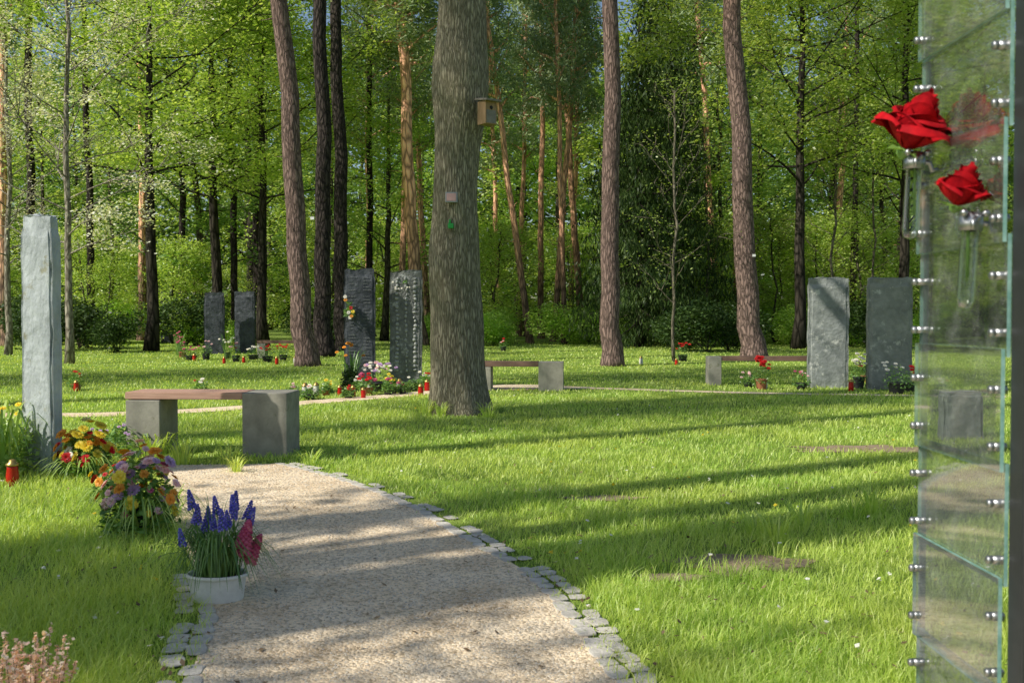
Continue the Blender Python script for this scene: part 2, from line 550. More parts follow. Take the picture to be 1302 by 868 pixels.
CL = smoothp([G(*p) for p in cl_px], 80, 14)
mb = MB()
T = np.gradient(CL, axis=0)
T /= np.linalg.norm(T, axis=1)[:, None]
Nn = np.stack([-T[:, 1], T[:, 0]], 1)
WD = .14 + .45 * np.exp(-((CL[:, 0] - 0.05) / .7) ** 2) + .10 * (CL[:, 0] < -1)
A_, B_ = CL - Nn * WD[:, None], CL + Nn * WD[:, None]
mb.add([(x, y, .005) for x, y in A_] + [(x, y, .005) for x, y in B_], [(i, i + 1, 80 + i + 1, 80 + i) for i in range(79)])
mk('footpath', mb.mesh('footpath', [M['path']]), kind='structure')

def in_poly(px, py, poly):
    inside = np.zeros(len(px), bool)
    j = len(poly) - 1
    for i in range(len(poly)):
        xi, yi = poly[i]
        xj, yj = poly[j]
        c = ((yi > py) != (yj > py)) & (px < (xj - xi) * (py - yi) / (yj - yi + 1e-12) + xi)
        inside ^= c
        j = i
    return inside
poly_foot = np.concatenate([A_, B_[::-1]])
def dist_line(px, py, L):
    d = np.full(len(px), 1e9)
    for q in L:
        d = np.minimum(d, np.hypot(px - q[0], py - q[1]))
    return d

patches = [(*G(940, 716), .38, .22), (*G(1105, 571), .8, .28), (*G(765, 634), .28, .12), (*G(855, 735), .2, .08)]
for i, (x, y, a, b) in enumerate(patches):
    mb = MB()
    zz_ = .0035 + .0012 * i
    vs = [(x, y, zz_)]
    for k in range(48):
        t = 2 * math.pi * k / 48
        r = .8 + .55 * noise.noise(Vector((math.cos(t) * 2.2, math.sin(t) * 2.2, i * 3))) + .2 * noise.noise(Vector((math.cos(t) * 8, math.sin(t) * 8, i * 3)))
        vs.append((x + a * r * math.cos(t), y + b * r * math.sin(t), zz_))
    mb.add(vs, [(0, k + 1, (k + 1) % 48 + 1) for k in range(48)])
    mk('bare_ground', mb.mesh('bare_ground', [M['earth']]), kind='structure')

def edging(P, y0, y1, nm, rows=2, sgn=1):
    mb = MB()
    P = resample(P, 1200)
    d = np.concatenate([[0], np.cumsum(np.linalg.norm(np.diff(P, axis=0), axis=1))])
    T_ = np.gradient(P, axis=0)
    T_ /= np.linalg.norm(T_, axis=1)[:, None]
    for row in range(rows):
        s_ = row * .05
        while s_ < d[-1]:
            l = rnd.uniform(.065, .12)
            i = int(np.searchsorted(d, s_ + l / 2))
            if i >= len(P):
                break
            q, t = P[i], T_[i]
            s_ += l + rnd.uniform(.002, .016)
            if not (y0 < q[1] < y1) or rnd.random() < (.03 if row == 0 else .28):
                continue
            off = (.0 + row * .078) * sgn + rnd.uniform(-.008, .008)
            cx_, cy_ = q[0] + t[1] * off, q[1] - t[0] * off
            ang = math.atan2(t[1], t[0]) + rnd.uniform(-.18, .18)
            wz = rnd.uniform(.058, .078)
            hz = rnd.uniform(.002, .006)
            jit = [1 + .10 * rnd.uniform(-1, 1) for _ in range(12)]
            vs = []
            for lev, sc in ((0, 1.0), (.8, .99), (1, .93)):
                for k in range(12):
                    a = 2 * math.pi * k / 12
                    ca, sa = math.cos(a), math.sin(a)
                    xx = math.copysign(abs(ca) ** .55, ca) * l / 2 * sc * jit[k]
                    yy = math.copysign(abs(sa) ** .55, sa) * wz / 2 * sc * jit[k]
                    vs.append((cx_ + xx * math.cos(ang) - yy * math.sin(ang), cy_ + xx * math.sin(ang) + yy * math.cos(ang), .006 + hz * lev))
            fs = []
            for i2 in range(2):
                for k in range(12):
                    fs.append((i2 * 12 + k, i2 * 12 + (k + 1) % 12, i2 * 12 + 12 + (k + 1) % 12, i2 * 12 + 12 + k))
            fs.append(tuple(24 + k for k in range(12)))
            mb.add(vs, fs)
    mk(nm, mb.mesh(nm, [M['cobble']], False), kind='structure')
edging(Ra, 1.2, 7.6, 'path_kerb', 2, 1)
edging(La, 1.2, 4.3, 'path_kerb', 2, -1)

n = 90000
D = np.exp(rng.uniform(math.log(2.4), math.log(8), n))
xx = rng.uniform(-.62, .3, n) * D
ok = in_poly(xx, D, poly_main)
xx, yy = xx[ok], D[ok]
k = len(xx)
s = rng.uniform(.0016, .0052, k) * np.maximum(1, yy / 4.5)
base = np.array([(1, 0, 0), (0, 1, 0), (-1, 0, 0), (0, -1, 0), (0, 0, .8)])
V = base[None] * s[:, None, None] * rng.uniform(.6, 1.4, (k, 5, 3))
V += np.stack([xx, yy, np.full(k, .0055)], 1)[:, None]
tri = np.array([(0, 1, 4), (1, 2, 4), (2, 3, 4), (3, 0, 4)])
Lp = (tri[None] + (np.arange(k) * 5)[:, None, None]).ravel()
mk('gravel', npmesh('gravel', V.reshape(-1, 3), Lp, np.full(4 * k, 3), M['pebble']), kind='stuff')

def wave(x, y):
    return (np.sin(x * 3.1 + 1.3 * np.sin(y * 2.3)) + np.sin(y * 4.3 + 1.7 * np.sin(x * 1.9 + 1)) + np.sin((x + y) * 7.7 + np.sin(x * 5))) / 3
RaE, LaE = resample(Ra, 200), resample(La, 200)
def grass(n, d0, d1, xlo, xhi, hmin, hmax, wscale, name):
    D = np.exp(rng.uniform(math.log(d0), math.log(d1), n))
    x = rng.uniform(xlo, xhi, n) * D + rng.uniform(-.3, .3, n)
    y = D
    jx, jy = x + rng.normal(0, .025, n), y + rng.normal(0, .03, n)
    keep = ~in_poly(jx, jy, poly_main)
    keep &= ~in_poly(jx, jy, poly_foot)
    edgeh = np.ones(n)
    if d0 < 8:
        near = np.where(y < 7.8)[0]
        dd = np.minimum(dist_line(x[near], y[near], RaE), np.where(y[near] < 4.4, dist_line(x[near], y[near], LaE), 9))
        keep[near] &= (dd > .10) | (rng.random(len(near)) < .35)
        edgeh[near] = np.where(dd < .15, .6, 1)
    for (a, b, ra, rb) in patches:
        q = ((x - a) / ra) ** 2 + ((y - b) / rb) ** 2
        keep &= rng.random(n) > .93 * np.exp(-q ** 1.5 * .8)
    keep &= rng.random(n) < (.74 + .33 * wave(x * .7, y * .7))
    x, y, edgeh = x[keep], y[keep], edgeh[keep]
    k = len(x)
    h = rng.uniform(hmin, hmax, k) * (1 + .45 * wave(x, y)) * edgeh
    leftside = (x < -.16 * y - .3) & (y < 7)
    h = np.where(leftside, h * 1.6, h)
    h = np.where((x > .3) & (y < 5.5), h * 1.3, h)
    wd_ = wscale * np.maximum(1, y / 4) * rng.uniform(.6, 1.4, k)
    az = rng.uniform(0, 2 * np.pi, k)
    side = np.stack([np.cos(az), np.sin(az), np.zeros(k)], 1) * wd_[:, None] / 2
    ben = rng.uniform(0, 2 * np.pi, k)
    bv = np.stack([np.cos(ben) + .25, np.sin(ben), np.zeros(k)], 1) * (h * rng.uniform(.2, .9, k))[:, None]
    p = np.stack([x, y, np.full(k, -.002)], 1)
    mid = p + bv * .35
    mid[:, 2] += h * .6
    tip = p + bv
    tip[:, 2] += h * rng.uniform(.75, 1.05, k)
    V = np.stack([p - side, p + side, mid + side * .8, mid - side * .8, tip], 1).reshape(-1, 3)
    base = np.arange(k)[:, None] * 5
    Lp = (base + np.array([0, 1, 2, 3, 3, 2, 4])).ravel()
    tot = np.tile([4, 3], k)
    mk(name, npmesh(name, V, Lp, tot, M['grass']), kind='stuff')
grass(350000, 2.3, 14, -.58, .60, .020, .058, .003, 'grass')
grass(110000, 13, 42, -.60, .62, .022, .052, .0036, 'grass')

def dots(nm, n, mat, hh, ss):
    D = np.exp(rng.uniform(math.log(3.2), math.log(22), n))
    x = rng.uniform(-.5, .52, n) * D
    ok = ~in_poly(x, D, poly_main) & (dist_line(x, D, CL) > .6)
    x, D = x[ok], D[ok]
    c = np.stack([x, D, rng.uniform(hh * .7, hh, len(x))], 1)
    c = np.repeat(c, 3, 0) + rng.normal(0, .003, (len(c) * 3, 3))
    mk(nm, leafmesh(nm, c, ss, .9, mat, flat=3), kind='stuff')
dots('daisies', 220, M['p_white'], .06, .018)
dots('dandelions', 60, M['p_yel'], .06, .022)
nl = 1400
D = np.exp(rng.uniform(math.log(3), math.log(14), nl))
c = np.stack([rng.uniform(-.5, .5, nl) * D, D, np.full(nl, .014) + rng.uniform(0, .03, nl)], 1)
ok = ~in_poly(c[:, 0], c[:, 1], poly_main) | (rng.random(nl) < .3)
c = c[ok]
inp = in_poly(c[:, 0], c[:, 1], poly_main)
c[inp, 2] = .012
M['dead'] = leafmat('dead_leaves', [(.09, .055, .03), (.22, .14, .07), (.32, .22, .12)], .1)
mk('fallen_leaves', leafmesh('fallen_leaves', c, .026, .5, M['dead'], droop=0, flat=4), kind='stuff')

# ------------------------------------------------------------------ trees
def curve_pts(p, d, L, seg, wob, lift=0):
    pts = [Vector(p)]
    d = Vector(d).normalized()
    for i in range(seg):
        d = (d + Vector((rnd.gauss(0, wob), rnd.gauss(0, wob), rnd.gauss(0, wob) + lift))).normalized()
        pts.append(pts[-1] + d * L / seg)
    return pts

def trunk_pts(h, seg, wob):
    pts = []
    x = y = 0
    for i in range(seg + 1):
        z = h * i / seg
        pts.append(Vector((x, y, z)))
        x += rnd.gauss(0, wob)
        y += rnd.gauss(0, wob)
    return pts

def trad(r0, r1, h, z, flare=.35, fz=.3):
    return r0 + (r1 - r0) * (z / h) + r0 * flare * math.exp(-z / fz)

def lerp_path(pts, t):
    f = t * (len(pts) - 1)
    i = min(int(f), len(pts) - 2)
    return pts[i].lerp(pts[i + 1], f - i)

def broadleaf(h, cb, spread, nlimb, r0, lps, sig, asc=.5, sub=5, wob=.12, tw=.07):
    mb = MB()
    tp = trunk_pts(h, 14, tw)
    mb.tube(tp, [trad(r0, .03, h, p.z) for p in tp], 10)
    cen = []
    for i in range(nlimb):
        t = cb / h + (1 - cb / h) * ((i + rnd.random()) / nlimb)
        p = lerp_path(tp, t)
        az = i * 2.4 + rnd.uniform(-.5, .5)
        rel = (t - cb / h) / (1 - cb / h)
        L = spread * (math.sin(math.pi * (.22 + .72 * rel)) ** .8) * rnd.uniform(.6, 1.25)
        up = asc * rnd.uniform(.5, 1.4) * (.5 + rel)
        pts = curve_pts(p, (math.cos(az), math.sin(az), up), L, 5, wob, .03)
        rb = trad(r0, .03, h, p.z, 0) * .32
        mb.tube(pts, [rb * (1 - .85 * j / 5) for j in range(6)], 5, cap=False)
        dens = rnd.choice((.5, 1, 1, 1.4))
        for j in range(sub):
            q = lerp_path(pts, rnd.uniform(.25, 1))
            dd = (pts[-1] - pts[0]).normalized() + Vector((rnd.gauss(0, .7), rnd.gauss(0, .7), rnd.gauss(0, .4)))
            sp = curve_pts(q, dd, L * rnd.uniform(.2, .45), 3, .2)
            mb.tube(sp, [.012, .009, .006, .003], 4, cap=False)
            for s_ in (sp[1], sp[2], sp[3]):
                k = int(rnd.randint(int(lps * .4), int(lps * 1.5)) * dens)
                if k:
                    cen.append(rng.normal(0, 1, (k, 3)) * np.array([sig, sig, sig * .5]) + np.array(s_))
    cen = np.concatenate(cen) if cen else np.zeros((0, 3))
    return mb, cen

def pine(h, cb, r0, nl=26, wob=.045):
    mb = MB()
    tp = trunk_pts(h, 24, wob)
    vs_n = 16
    mb.tube(tp[:1] + [Vector((0, 0, .15)), Vector((0, 0, .4))] + tp[1:], [trad(r0, r0 * .45, h, z) for z in [0, .15, .4] + [p.z for p in tp[1:]]], vs_n)
    for i in range(10):
        z = rnd.uniform(3, cb)
        az = rnd.uniform(0, 6.28)
        p = lerp_path(tp, z / h)
        mb.tube(curve_pts(p, (math.cos(az), math.sin(az), .1), rnd.uniform(.3, 1.0), 3, .15), [.025, .02, .012, .005], 4)
    cen = []
    for i in range(nl):
        t = cb / h + (1 - cb / h) * (i / nl) * .98
        p = lerp_path(tp, t)
        az = i * 2.4
        L = rnd.uniform(1.6, 3.4) * (1.1 - .6 * i / nl)
        pts = curve_pts(p, (math.cos(az), math.sin(az), .25), L, 5, .2, .05)
        mb.tube(pts, [.07 * (1 - .15 * j) for j in range(6)], 5, cap=False)
        for j in range(6):
            q = lerp_path(pts, rnd.uniform(.35, 1))
            k = 75
            cen.append(rng.normal(0, 1, (k, 3)) * np.array([.42, .42, .2]) + np.array(q) + rng.normal(0, .35, 3))
    return mb, np.concatenate(cen)

def spruce(h, r0, spread):
    mb = MB()
    tp = trunk_pts(h, 12, .03)
    mb.tube(tp, [trad(r0, .02, h, p.z) for p in tp], 8)
    cen = []
    nl = 75
    for i in range(nl):
        t = .06 + .92 * i / nl
        p = lerp_path(tp, t)
        az = i * 2.4 + rnd.uniform(-.3, .3)
        L = spread * (1 - t) ** .75 * rnd.uniform(.7, 1.15) + .2
        pts = curve_pts(p, (math.cos(az), math.sin(az), -.15), L, 5, .08, -.03)
        mb.tube(pts, [.04 * (1 - .18 * j) for j in range(6)], 4, cap=False)
        k = int(120 * L) + 20
        tt = rng.uniform(.1, 1, k)
        P = np.array([list(lerp_path(pts, float(a))) for a in tt])
        P += rng.normal(0, 1, (k, 3)) * np.array([.28, .28, .1])
        P[:, 2] -= rng.uniform(0, .55, k)
        cen.append(P)
    return mb, np.concatenate(cen)

LIB = {}
def reg(key, mb, cen, bark, leaf, size, aspect=.55, **kw):
    LIB[key] = (mb.mesh(key + '_trunk', [bark]), leafmesh(key + '_crown', cen, size, aspect, leaf, **kw) if len(cen) else None)

mb_, c_ = broadleaf(15, 2.4, 4.6, 28, .2, 36, .33)
reg('bl0', mb_, c_, M['bark'], M['leafA'], .17)
mb_, c_ = broadleaf(14, 1.6, 4.0, 28, .16, 36, .32, asc=.3)
reg('bl1', mb_, c_, M['bark'], M['leafB'], .16)
mb_, c_ = broadleaf(16, 3.0, 4.9, 26, .22, 34, .36, asc=.7)
reg('bl2', mb_, c_, M['bark_dark'], M['leafC'], .18)
mb_, c_ = broadleaf(13, 1.0, 3.8, 30, .14, 26, .36, asc=.4)
reg('bl3', mb_, c_, M['bark'], M['leafC'], .155)
mb_, c_ = broadleaf(4.5, .3, 1.6, 24, .04, 16, .28, asc=.7)
reg('under', mb_, c_, M['bark'], M['leafC'], .12)
mb_, c_ = broadleaf(12, 4.0, 4.8, 34, .17, 52, .30, asc=.35, sub=7, tw=.03)
reg('fine', mb_, c_, M['bark_dark'], M['leafC'], .12)
mb_, c_ = broadleaf(7.5, 1.6, 2.0, 22, .045, 7, .25, asc=1.2, sub=4, wob=.09, tw=.04)
reg('sapling', mb_, c_, M['bark_mid'], M['leafC'], .075)
mb_, c_ = broadleaf(9, 2.2, 3.8, 28, .085, 17, .17, asc=.55, sub=8, wob=.14, tw=.03)
reg('bare', mb_, c_, M['bark_pale'], M['blossomleaf'], .07)
mb_, c_ = pine(20, 12, .27)
reg('pine', mb_, c_, M['pine_near'], M['needle'], .26, .14)
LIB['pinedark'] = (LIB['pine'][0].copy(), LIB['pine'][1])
LIB['pinedark'][0].materials[0] = M['pine_shaded']
mb_, c_ = pine(31, 23, .22, wob=.012)
reg('pinetall', mb_, c_, M['pine_near'], M['needle'], .26, .14)
mb_, c_ = pine(22, 10.5, .27, 28)
reg('pinefar', mb_, c_, M['pine_far'], M['needle'], .36, .22)
mb_, c_ = pine(21, 9, .25, 28)
reg('pinefar2', mb_, c_, M['pine_far'], M['needle'], .36, .22)
mb_, c_ = spruce(13, .16, 3.2)
reg('spruce', mb_, c_, M['bark_dark'], M['spruce'], .26, .22, hang=True)
mb_, c_ = broadleaf(10.5, 5.5, 2.4, 13, .17, 9, .34, asc=.4)
reg('shade', mb_, c_, M['bark'], M['leafA'], .13)

def shrubmesh(r, h, n, mat, size, lobes=7):
    cen = []
    mb = MB()
    for i in range(lobes):
        az = rnd.uniform(0, 6.28)
        rr = r * rnd.uniform(.1, .75)
        c = np.array([rr * math.cos(az), rr * math.sin(az), h * rnd.uniform(.3, .75)])
        mb.tube(curve_pts((0, 0, 0), c, np.linalg.norm(c), 4, .1), [.02, .016, .012, .008, .004], 4)
        k = n // lobes
        d = rng.normal(0, 1, (k, 3))
        d /= np.linalg.norm(d, axis=1)[:, None]
        d *= rng.uniform(.35, 1.05, k)[:, None] ** .6
        P = c + d * np.array([r * .42, r * .42, h * .36])
        P[:, 2] = np.abs(P[:, 2])
        cen.append(P)
    cen = np.concatenate(cen)
    return mb, cen
for key, mt, s_ in (('sh0', 'shrub', .1), ('sh1', 'leafB', .11), ('sh2', 'shrub_dark', .12)):
    mb_, c_ = shrubmesh(1.5, 1.6, 4200, None, s_)
    reg(key, mb_, c_, M['bark'], M[mt], s_)

NAMES = {'pine': 'pine_tree', 'pinetall': 'pine_tree', 'pinedark': 'pine_tree', 'pinefar': 'pine_tree', 'pinefar2': 'pine_tree', 'spruce': 'spruce_tree'}
def plant(key, x, y, s=1.0, rot=None, lean=(0, 0), sr=None, label='green leafy tree in the wood', cat='tree', group='trees of the wood', name=None):
    nm = name or NAMES.get(key, 'shrub' if key.startswith('sh') and key != 'shade' else 'broadleaf_tree')
    sr = sr or s
    e = top(nm, label, cat, (x, y, -.02), (lean[1], lean[0], rnd.uniform(0, 6.28) if rot is None else rot), (sr, sr, s), group)
    if rot is None and (lean[0] or lean[1]):
        e.rotation_euler.z = 0
    t, c = LIB[key]
    mk('stem' if 'shrub' in nm else 'trunk', t, e)
    if c:
        mk('foliage' if 'shrub' in nm else 'crown', c, e)
    return e

gp = 'tall pines standing on the cemetery lawn'
def px_tree(key, px, D, dia, lean_deg=0, s=1.0, label='', group=gp, **k):
    sr = dia / .54
    return plant(key, X(px, D), D, s, None, (math.radians(lean_deg), 0), sr, label, group=group, **k)
px_tree('pine', 391, 22, .46, -3.4, label='tall reddish-brown pine trunk leaning over the lawn')
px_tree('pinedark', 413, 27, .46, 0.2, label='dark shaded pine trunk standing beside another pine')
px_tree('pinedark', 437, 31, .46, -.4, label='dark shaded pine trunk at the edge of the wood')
px_tree('pine', 779, 22, .42, .2, label='straight reddish-brown pine trunk on the open lawn')
px_tree('pine', 959, 26, .58, -3.0, label='thick leaning pine trunk near the grey steles')
for p, D, d, l in ((535, 37, .50, -2), (508, 41, .30, 2.5), (545, 50, .34, -3), (704, 42, .30, 4), (742, 44, .32, -3.5), (688, 47, .30, 1), (674, 39, .29, -7.5), (724, 54, .34, 2), (660, 52, .3, 1.5), (718, 40, .24, -1.5), (914, 42, .30, -3), (936, 47, .36, 1.5), (1151, 42, .32, 0), (8, 36, .36, 1), (180, 44, .36, 0), (820, 50, .36, 4), (1060, 48, .36, 2), (470, 48, .36, 0), (636, 60, .36, -2)):
    px_tree('pinefar' if rnd.random() < .5 else 'pinefar2', p, D, d, l, label='distant pine with orange upper bark', group='pines with orange bark in the wood')
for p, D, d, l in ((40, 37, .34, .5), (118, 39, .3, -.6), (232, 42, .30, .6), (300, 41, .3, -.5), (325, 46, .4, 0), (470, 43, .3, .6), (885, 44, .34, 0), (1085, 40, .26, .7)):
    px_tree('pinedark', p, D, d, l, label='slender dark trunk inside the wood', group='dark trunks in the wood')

plant('fine', X(1015, 33), 33, 1.25, 1.0, sr=1.15, label='dark-stemmed broadleaf tree with light green crown')
plant('fine', X(192, 31), 31, 1.15, 2.0, sr=1.1, label='dark-stemmed tree with fresh spring leaves')
plant('fine', X(275, 38), 38, 1.3, 3.0, label='slim dark tree with fresh spring leaves')
plant('fine', X(1150, 33), 33, 1.15, 4.2, label='tree with light green spring leaves')
plant('fine', X(335, 36), 36, 1.1, 5.0, label='tree with light green spring leaves')
plant('bare', X(88, 23), 23, 1.05, .4, label='pale-barked tree with bare twigs and pale blossom', name='blossoming_tree')
plant('bare', X(10, 28), 28, 1.05, 2.4, label='pale-barked tree with bare twigs and pale blossom', name='blossoming_tree')
plant('sapling', X(857, 24), 24, .85, 2.5, label='young tree with thin bare branches on the lawn', name='young_tree')
plant('sapling', X(1058, 34), 34, 1.1, 1.5, label='young tree with thin branches', name='young_tree')
plant('sapling', X(1110, 36), 36, 1.0, 2.5, label='young tree with thin branches', name='young_tree')
plant('sapling', X(900, 38), 38, 1.1, 3.5, label='young tree with thin branches', name='young_tree')
for p, D, s in ((812, 35, .85), (850, 38, .95), (832, 42, 1.15)):
    plant('spruce', X(p, D), D, s, label='dark drooping conifer in the wood')

rows = [(42, 6.2, 1.0), (50, 6.6, 1.1), (60, 7.0, 1.25), (72, 7.4, 1.45)]
kinds = ['bl0', 'bl1', 'bl2', 'bl3', 'bl1']
for D, st, sc in rows:
    x = -.66 * D
    while x < .66 * D:
        px = 651 + x / D * F
        xx = x + rnd.uniform(-1.4, 1.4)
        x += st * rnd.uniform(.7, 1.3)
        if D < 55 and 490 < px < 780:
            continue
        if D < 45 and 770 < px < 880:
            continue
        if D < 65 and 600 < px < 690:
            continue
        s_ = sc * rnd.uniform(.8, 1.1)
        plant(rnd.choice(kinds), xx, D + rnd.uniform(-2.5, 2.5), s_, label='broadleaf tree with fresh green leaves in the wood')
plant('bl1', X(628, 68), 68, 1.1, label='broadleaf tree with fresh green leaves in the wood')
plant('bl0', X(665, 66), 66, 1.0, label='broadleaf tree with fresh green leaves in the wood')
for i in range(50):
    px = rnd.uniform(-80, 1350)
    D = rnd.choice((40, 46, 52, 60)) + rnd.uniform(-2, 2)
    plant('under', X(px, D), D, rnd.uniform(.6, 1.2), label='bushy young tree with bright leaves in the wood', group='young trees of the understorey')
for i in range(34):
    px = rnd.uniform(560, 1200)
    D = rnd.uniform(35, 41)
    plant('sh0', X(px, D), D, rnd.uniform(.5, 1.0), label='bright green shrub at the edge of the wood', cat='shrub', group='bright shrubs at the wood edge')
for i in range(20):
    px = rnd.uniform(-60, 560)
    D = rnd.uniform(36, 44)
    plant(rnd.choice(['sh1', 'sh2', 'sh0']), X(px, D), D, rnd.uniform(.6, 1.1), label='leafy shrub under the trees', cat='shrub', group='shrubs under the trees')
for px, D, s in ((30, 31, 1.0), (100, 33, 1.0), (150, 30, .7), (900, 30, .95), (870, 31, .8), (925, 32, .9), (1110, 34, 1.1), (235, 36, 1.1)):
    plant('sh2', X(px, D), D, s, label='dark evergreen shrub by the lawn', cat='shrub', group='dark evergreen shrubs')

n = 150000
zz = rng.uniform(0, 1, n) ** 1.3
cx = rng.uniform(-85, 85, n)
cy = 84 + rng.uniform(0, 26, n)
clump = 4 * np.sin(cx * .35) + 3 * np.sin(cx * .83 + 1) + 2 * np.sin(cx * 2.1) + 1.5 * np.sin(cy * 1.3)
cz = zz * (23 + clump - 3 * np.exp(-((cx + 1) / 6) ** 2))
mk('far_wood', leafmesh('far_wood', np.stack([cx, cy, cz], 1), .8, .7, M['leafB']), kind='stuff')
sdx, sdy = sd.x, sd.y
def back(px, py, t):
    g = G(px, py)
    return g[0] - sdx * t, g[1] - sdy * t
for px, py, t, key, s, sr in ((450, 706, 5.4, 'pinetall', 1, .75), (480, 767, 7.0, 'pinetall', 1, 1.05), (560, 570, 8.0, 'pinetall', .95, .9), (900, 640, 12, 'shade', 1.0, 1.15),
                          (760, 527, 16, 'pinetall', 1, 1.1), (430, 895, 7.5, 'shade', .8, .7), (820, 690, 11, 'pinetall', 1, 1.1), (1000, 600, 13, 'pinetall', 1, 1.0),
                          (60, 745, 9.5, 'fine', .70, .34), (860, 517, 16, 'pine', .85, .9), (130, 480, 17, 'pine', .9, 1.1), (1120, 470, 22, 'pine', 1, 1.1)):
    x, y = back(px, py, t)
    plant(key, x, y, s, sr=sr, label='tree beside the lawn casting long shadows', group='trees beside the lawn')
for x, y, k, s in ((-34, 20, 'bl1', 1), (-30, 32, 'bl3', .9), (30, 20, 'bl0', 1), (24, 28, 'bl1', 1)):
    plant(k, x, y, s, label='broadleaf tree with fresh green leaves')

# ------------------------------------------------------------------ oak
ox, oy = X(583, 11.35), 11.45
oak = top('oak_tree', 'thick furrowed grey-brown tree trunk with nest box', 'tree', (ox, oy, 0))
mb = MB()
H, RZ, SG = 9.0, 340, 160
vs, fs = [], []
for i in range(RZ + 1):
    z = H * (i / RZ)
    cxo = .035 * math.sin(z * 1.3 + 2.2) - .028 + z * .006
    for k in range(SG):
        a = 2 * math.pi * k / SG
        r = .297 - .006 * z + .08 * math.exp(-z / .35) - .036 * math.exp(-((z - 2.6) / .65) ** 2) + .046 * math.exp(-((z - 3.72) / .42) ** 2)
        r *= 1 + .025 * math.sin(3 * a + .5) + .10 * math.exp(-z / .3) * math.sin(5 * a + 1) + .07 * noise.noise(Vector((math.cos(a), math.sin(a), z * 1.4)))
        q = Vector((math.cos(a) * 10, math.sin(a) * 10, z * 1.3)) * 1.6
        q += Vector((noise.noise(q * .8), noise.noise(q * .8 + Vector((5, 5, 5))), 0)) * .5
        rid = 1 - abs(noise.noise(q)) * 2
        r -= .009 * max(0, rid) ** 3
        vs.append((cxo + r * math.cos(a), r * math.sin(a), z - .03))
for i in range(RZ):
    for k in range(SG):
        fs.append((i * SG + k, i * SG + (k + 1) % SG, (i + 1) * SG + (k + 1) % SG, (i + 1) * SG + k))
mb.add(vs, fs)
for i in range(12):
    az = i * 2.4
    z = 6.4 + i * .22
    pts = curve_pts((.04, 0, z), (math.cos(az), math.sin(az), .6), 3.2, 6, .12, .03)
    mb.tube(pts, [.11 * (1 - .14 * j) for j in range(7)], 7)
mk('trunk', mb.mesh('oak_trunk', [M['oak']]), oak)
cen = []
for i in range(130):
    az, rr = rnd.uniform(0, 6.28), rnd.uniform(.8, 3.6)
    cen.append(rng.normal(0, 1, (26, 3)) * np.array([.4, .4, .25]) + np.array([rr * math.cos(az), rr * math.sin(az), rnd.uniform(8.2, 11.5)]))
mk('crown', leafmesh('oak_crown', np.concatenate(cen), .11, .5, M['leafC']), oak)

nbx, nbz = X(617, 11.1), CAM_H + (400 - 145) / F * 11.1
nb = top('nest_box', 'small wooden bird nest box fixed to oak trunk', 'bird box', (nbx + .02, oy - .32, nbz), (0, 0, math.radians(38)))
mk('body', bbox_mesh('nest_body', (.15, .15, .25), M['boxwood'], .004), nb)
mk('roof', bbox_mesh('nest_roof', (.2, .22, .022), M['roofwood'], .004), nb, (0, -.02, .138), (math.radians(8), 0, 0))
mb = MB()
mb.tube([(0, -.0765, .05), (0, -.0785, .05)], .02, 20)
mk('entrance_hole', mb.mesh('hole', [M['black']]), nb)
mk('front_panel', bbox_mesh('nest_front', (.126, .006, .14), M['roofwood'], .002), nb, (.0, -.0735, -.045))
pl = top('number_plaque', 'small pinkish metal plaque nailed to oak trunk', 'plaque', (X(574, 11.1), oy - .30, CAM_H + (400 - 251) / F * 11.1))
mk('plate', bbox_mesh('plate', (.13, .06, .11), M['paintsteel'], .003), pl)
mk('face', bbox_mesh('plate_face', (.102, .004, .082), M['plaque'], .001), pl, (0, -.0325, 0))
gt = top('tree_tag', 'small green plastic tag on oak trunk', 'tag', (X(573, 11.1), oy - .30, CAM_H + (400 - 287) / F * 11.1))
mk('tag', bbox_mesh('tag', (.06, .06, .055), M['greenp'], .008), gt)
mk('hook', bbox_mesh('hook', (.02, .05, .04), M['greenp'], .004), gt, (-.01, 0, .047))
for px, D, py in ((398, 21.7, 278), (958, 25.6, 325)):
    t = top('tree_tag', 'tiny white number tag on pine trunk', 'tag', (X(px, D), D - .02, CAM_H + (400 - py) / F * D))
    mk('tag', bbox_mesh('wtag', (.08, .012, .06), M['white'], .003), t)

# ------------------------------------------------------------------ steles
def slab_mesh(name, wx, ty, h, mat, seed, rough=.012, slope=0):
    bm = bmesh.new()
    bmesh.ops.create_cube(bm, size=1)
    bmesh.ops.subdivide_edges(bm, edges=bm.edges[:], cuts=23, use_grid_fill=True)
    for v in bm.verts:
        x, y, z = v.co
        P = Vector((x * wx, y * ty, (z + .5) * h))
        q = P * 4 + Vector((seed * 7, 0, 0))
        nv = noise.noise_vector(q) * rough + noise.noise_vector(q * 4) * rough * .5
        corner = (abs(x) > .45) + (abs(y) > .45) + (z > .45)
        if corner >= 2:
            nv += Vector((-x * .03, -y * .03, -.012 if z > .45 else 0)) * (.5 + abs(noise.noise(P * 9)) * 1.6)
        P += nv
        if z > .3:
            P.z += slope * x + .02 * noise.noise(Vector((x * 4 + seed, y * 2, 0)))
        v.co = P
    bm.normal_update()
    me = bpy.data.meshes.new(name)
    bm.to_mesh(me)
    bm.free()
    me.materials.append(mat)
    return me

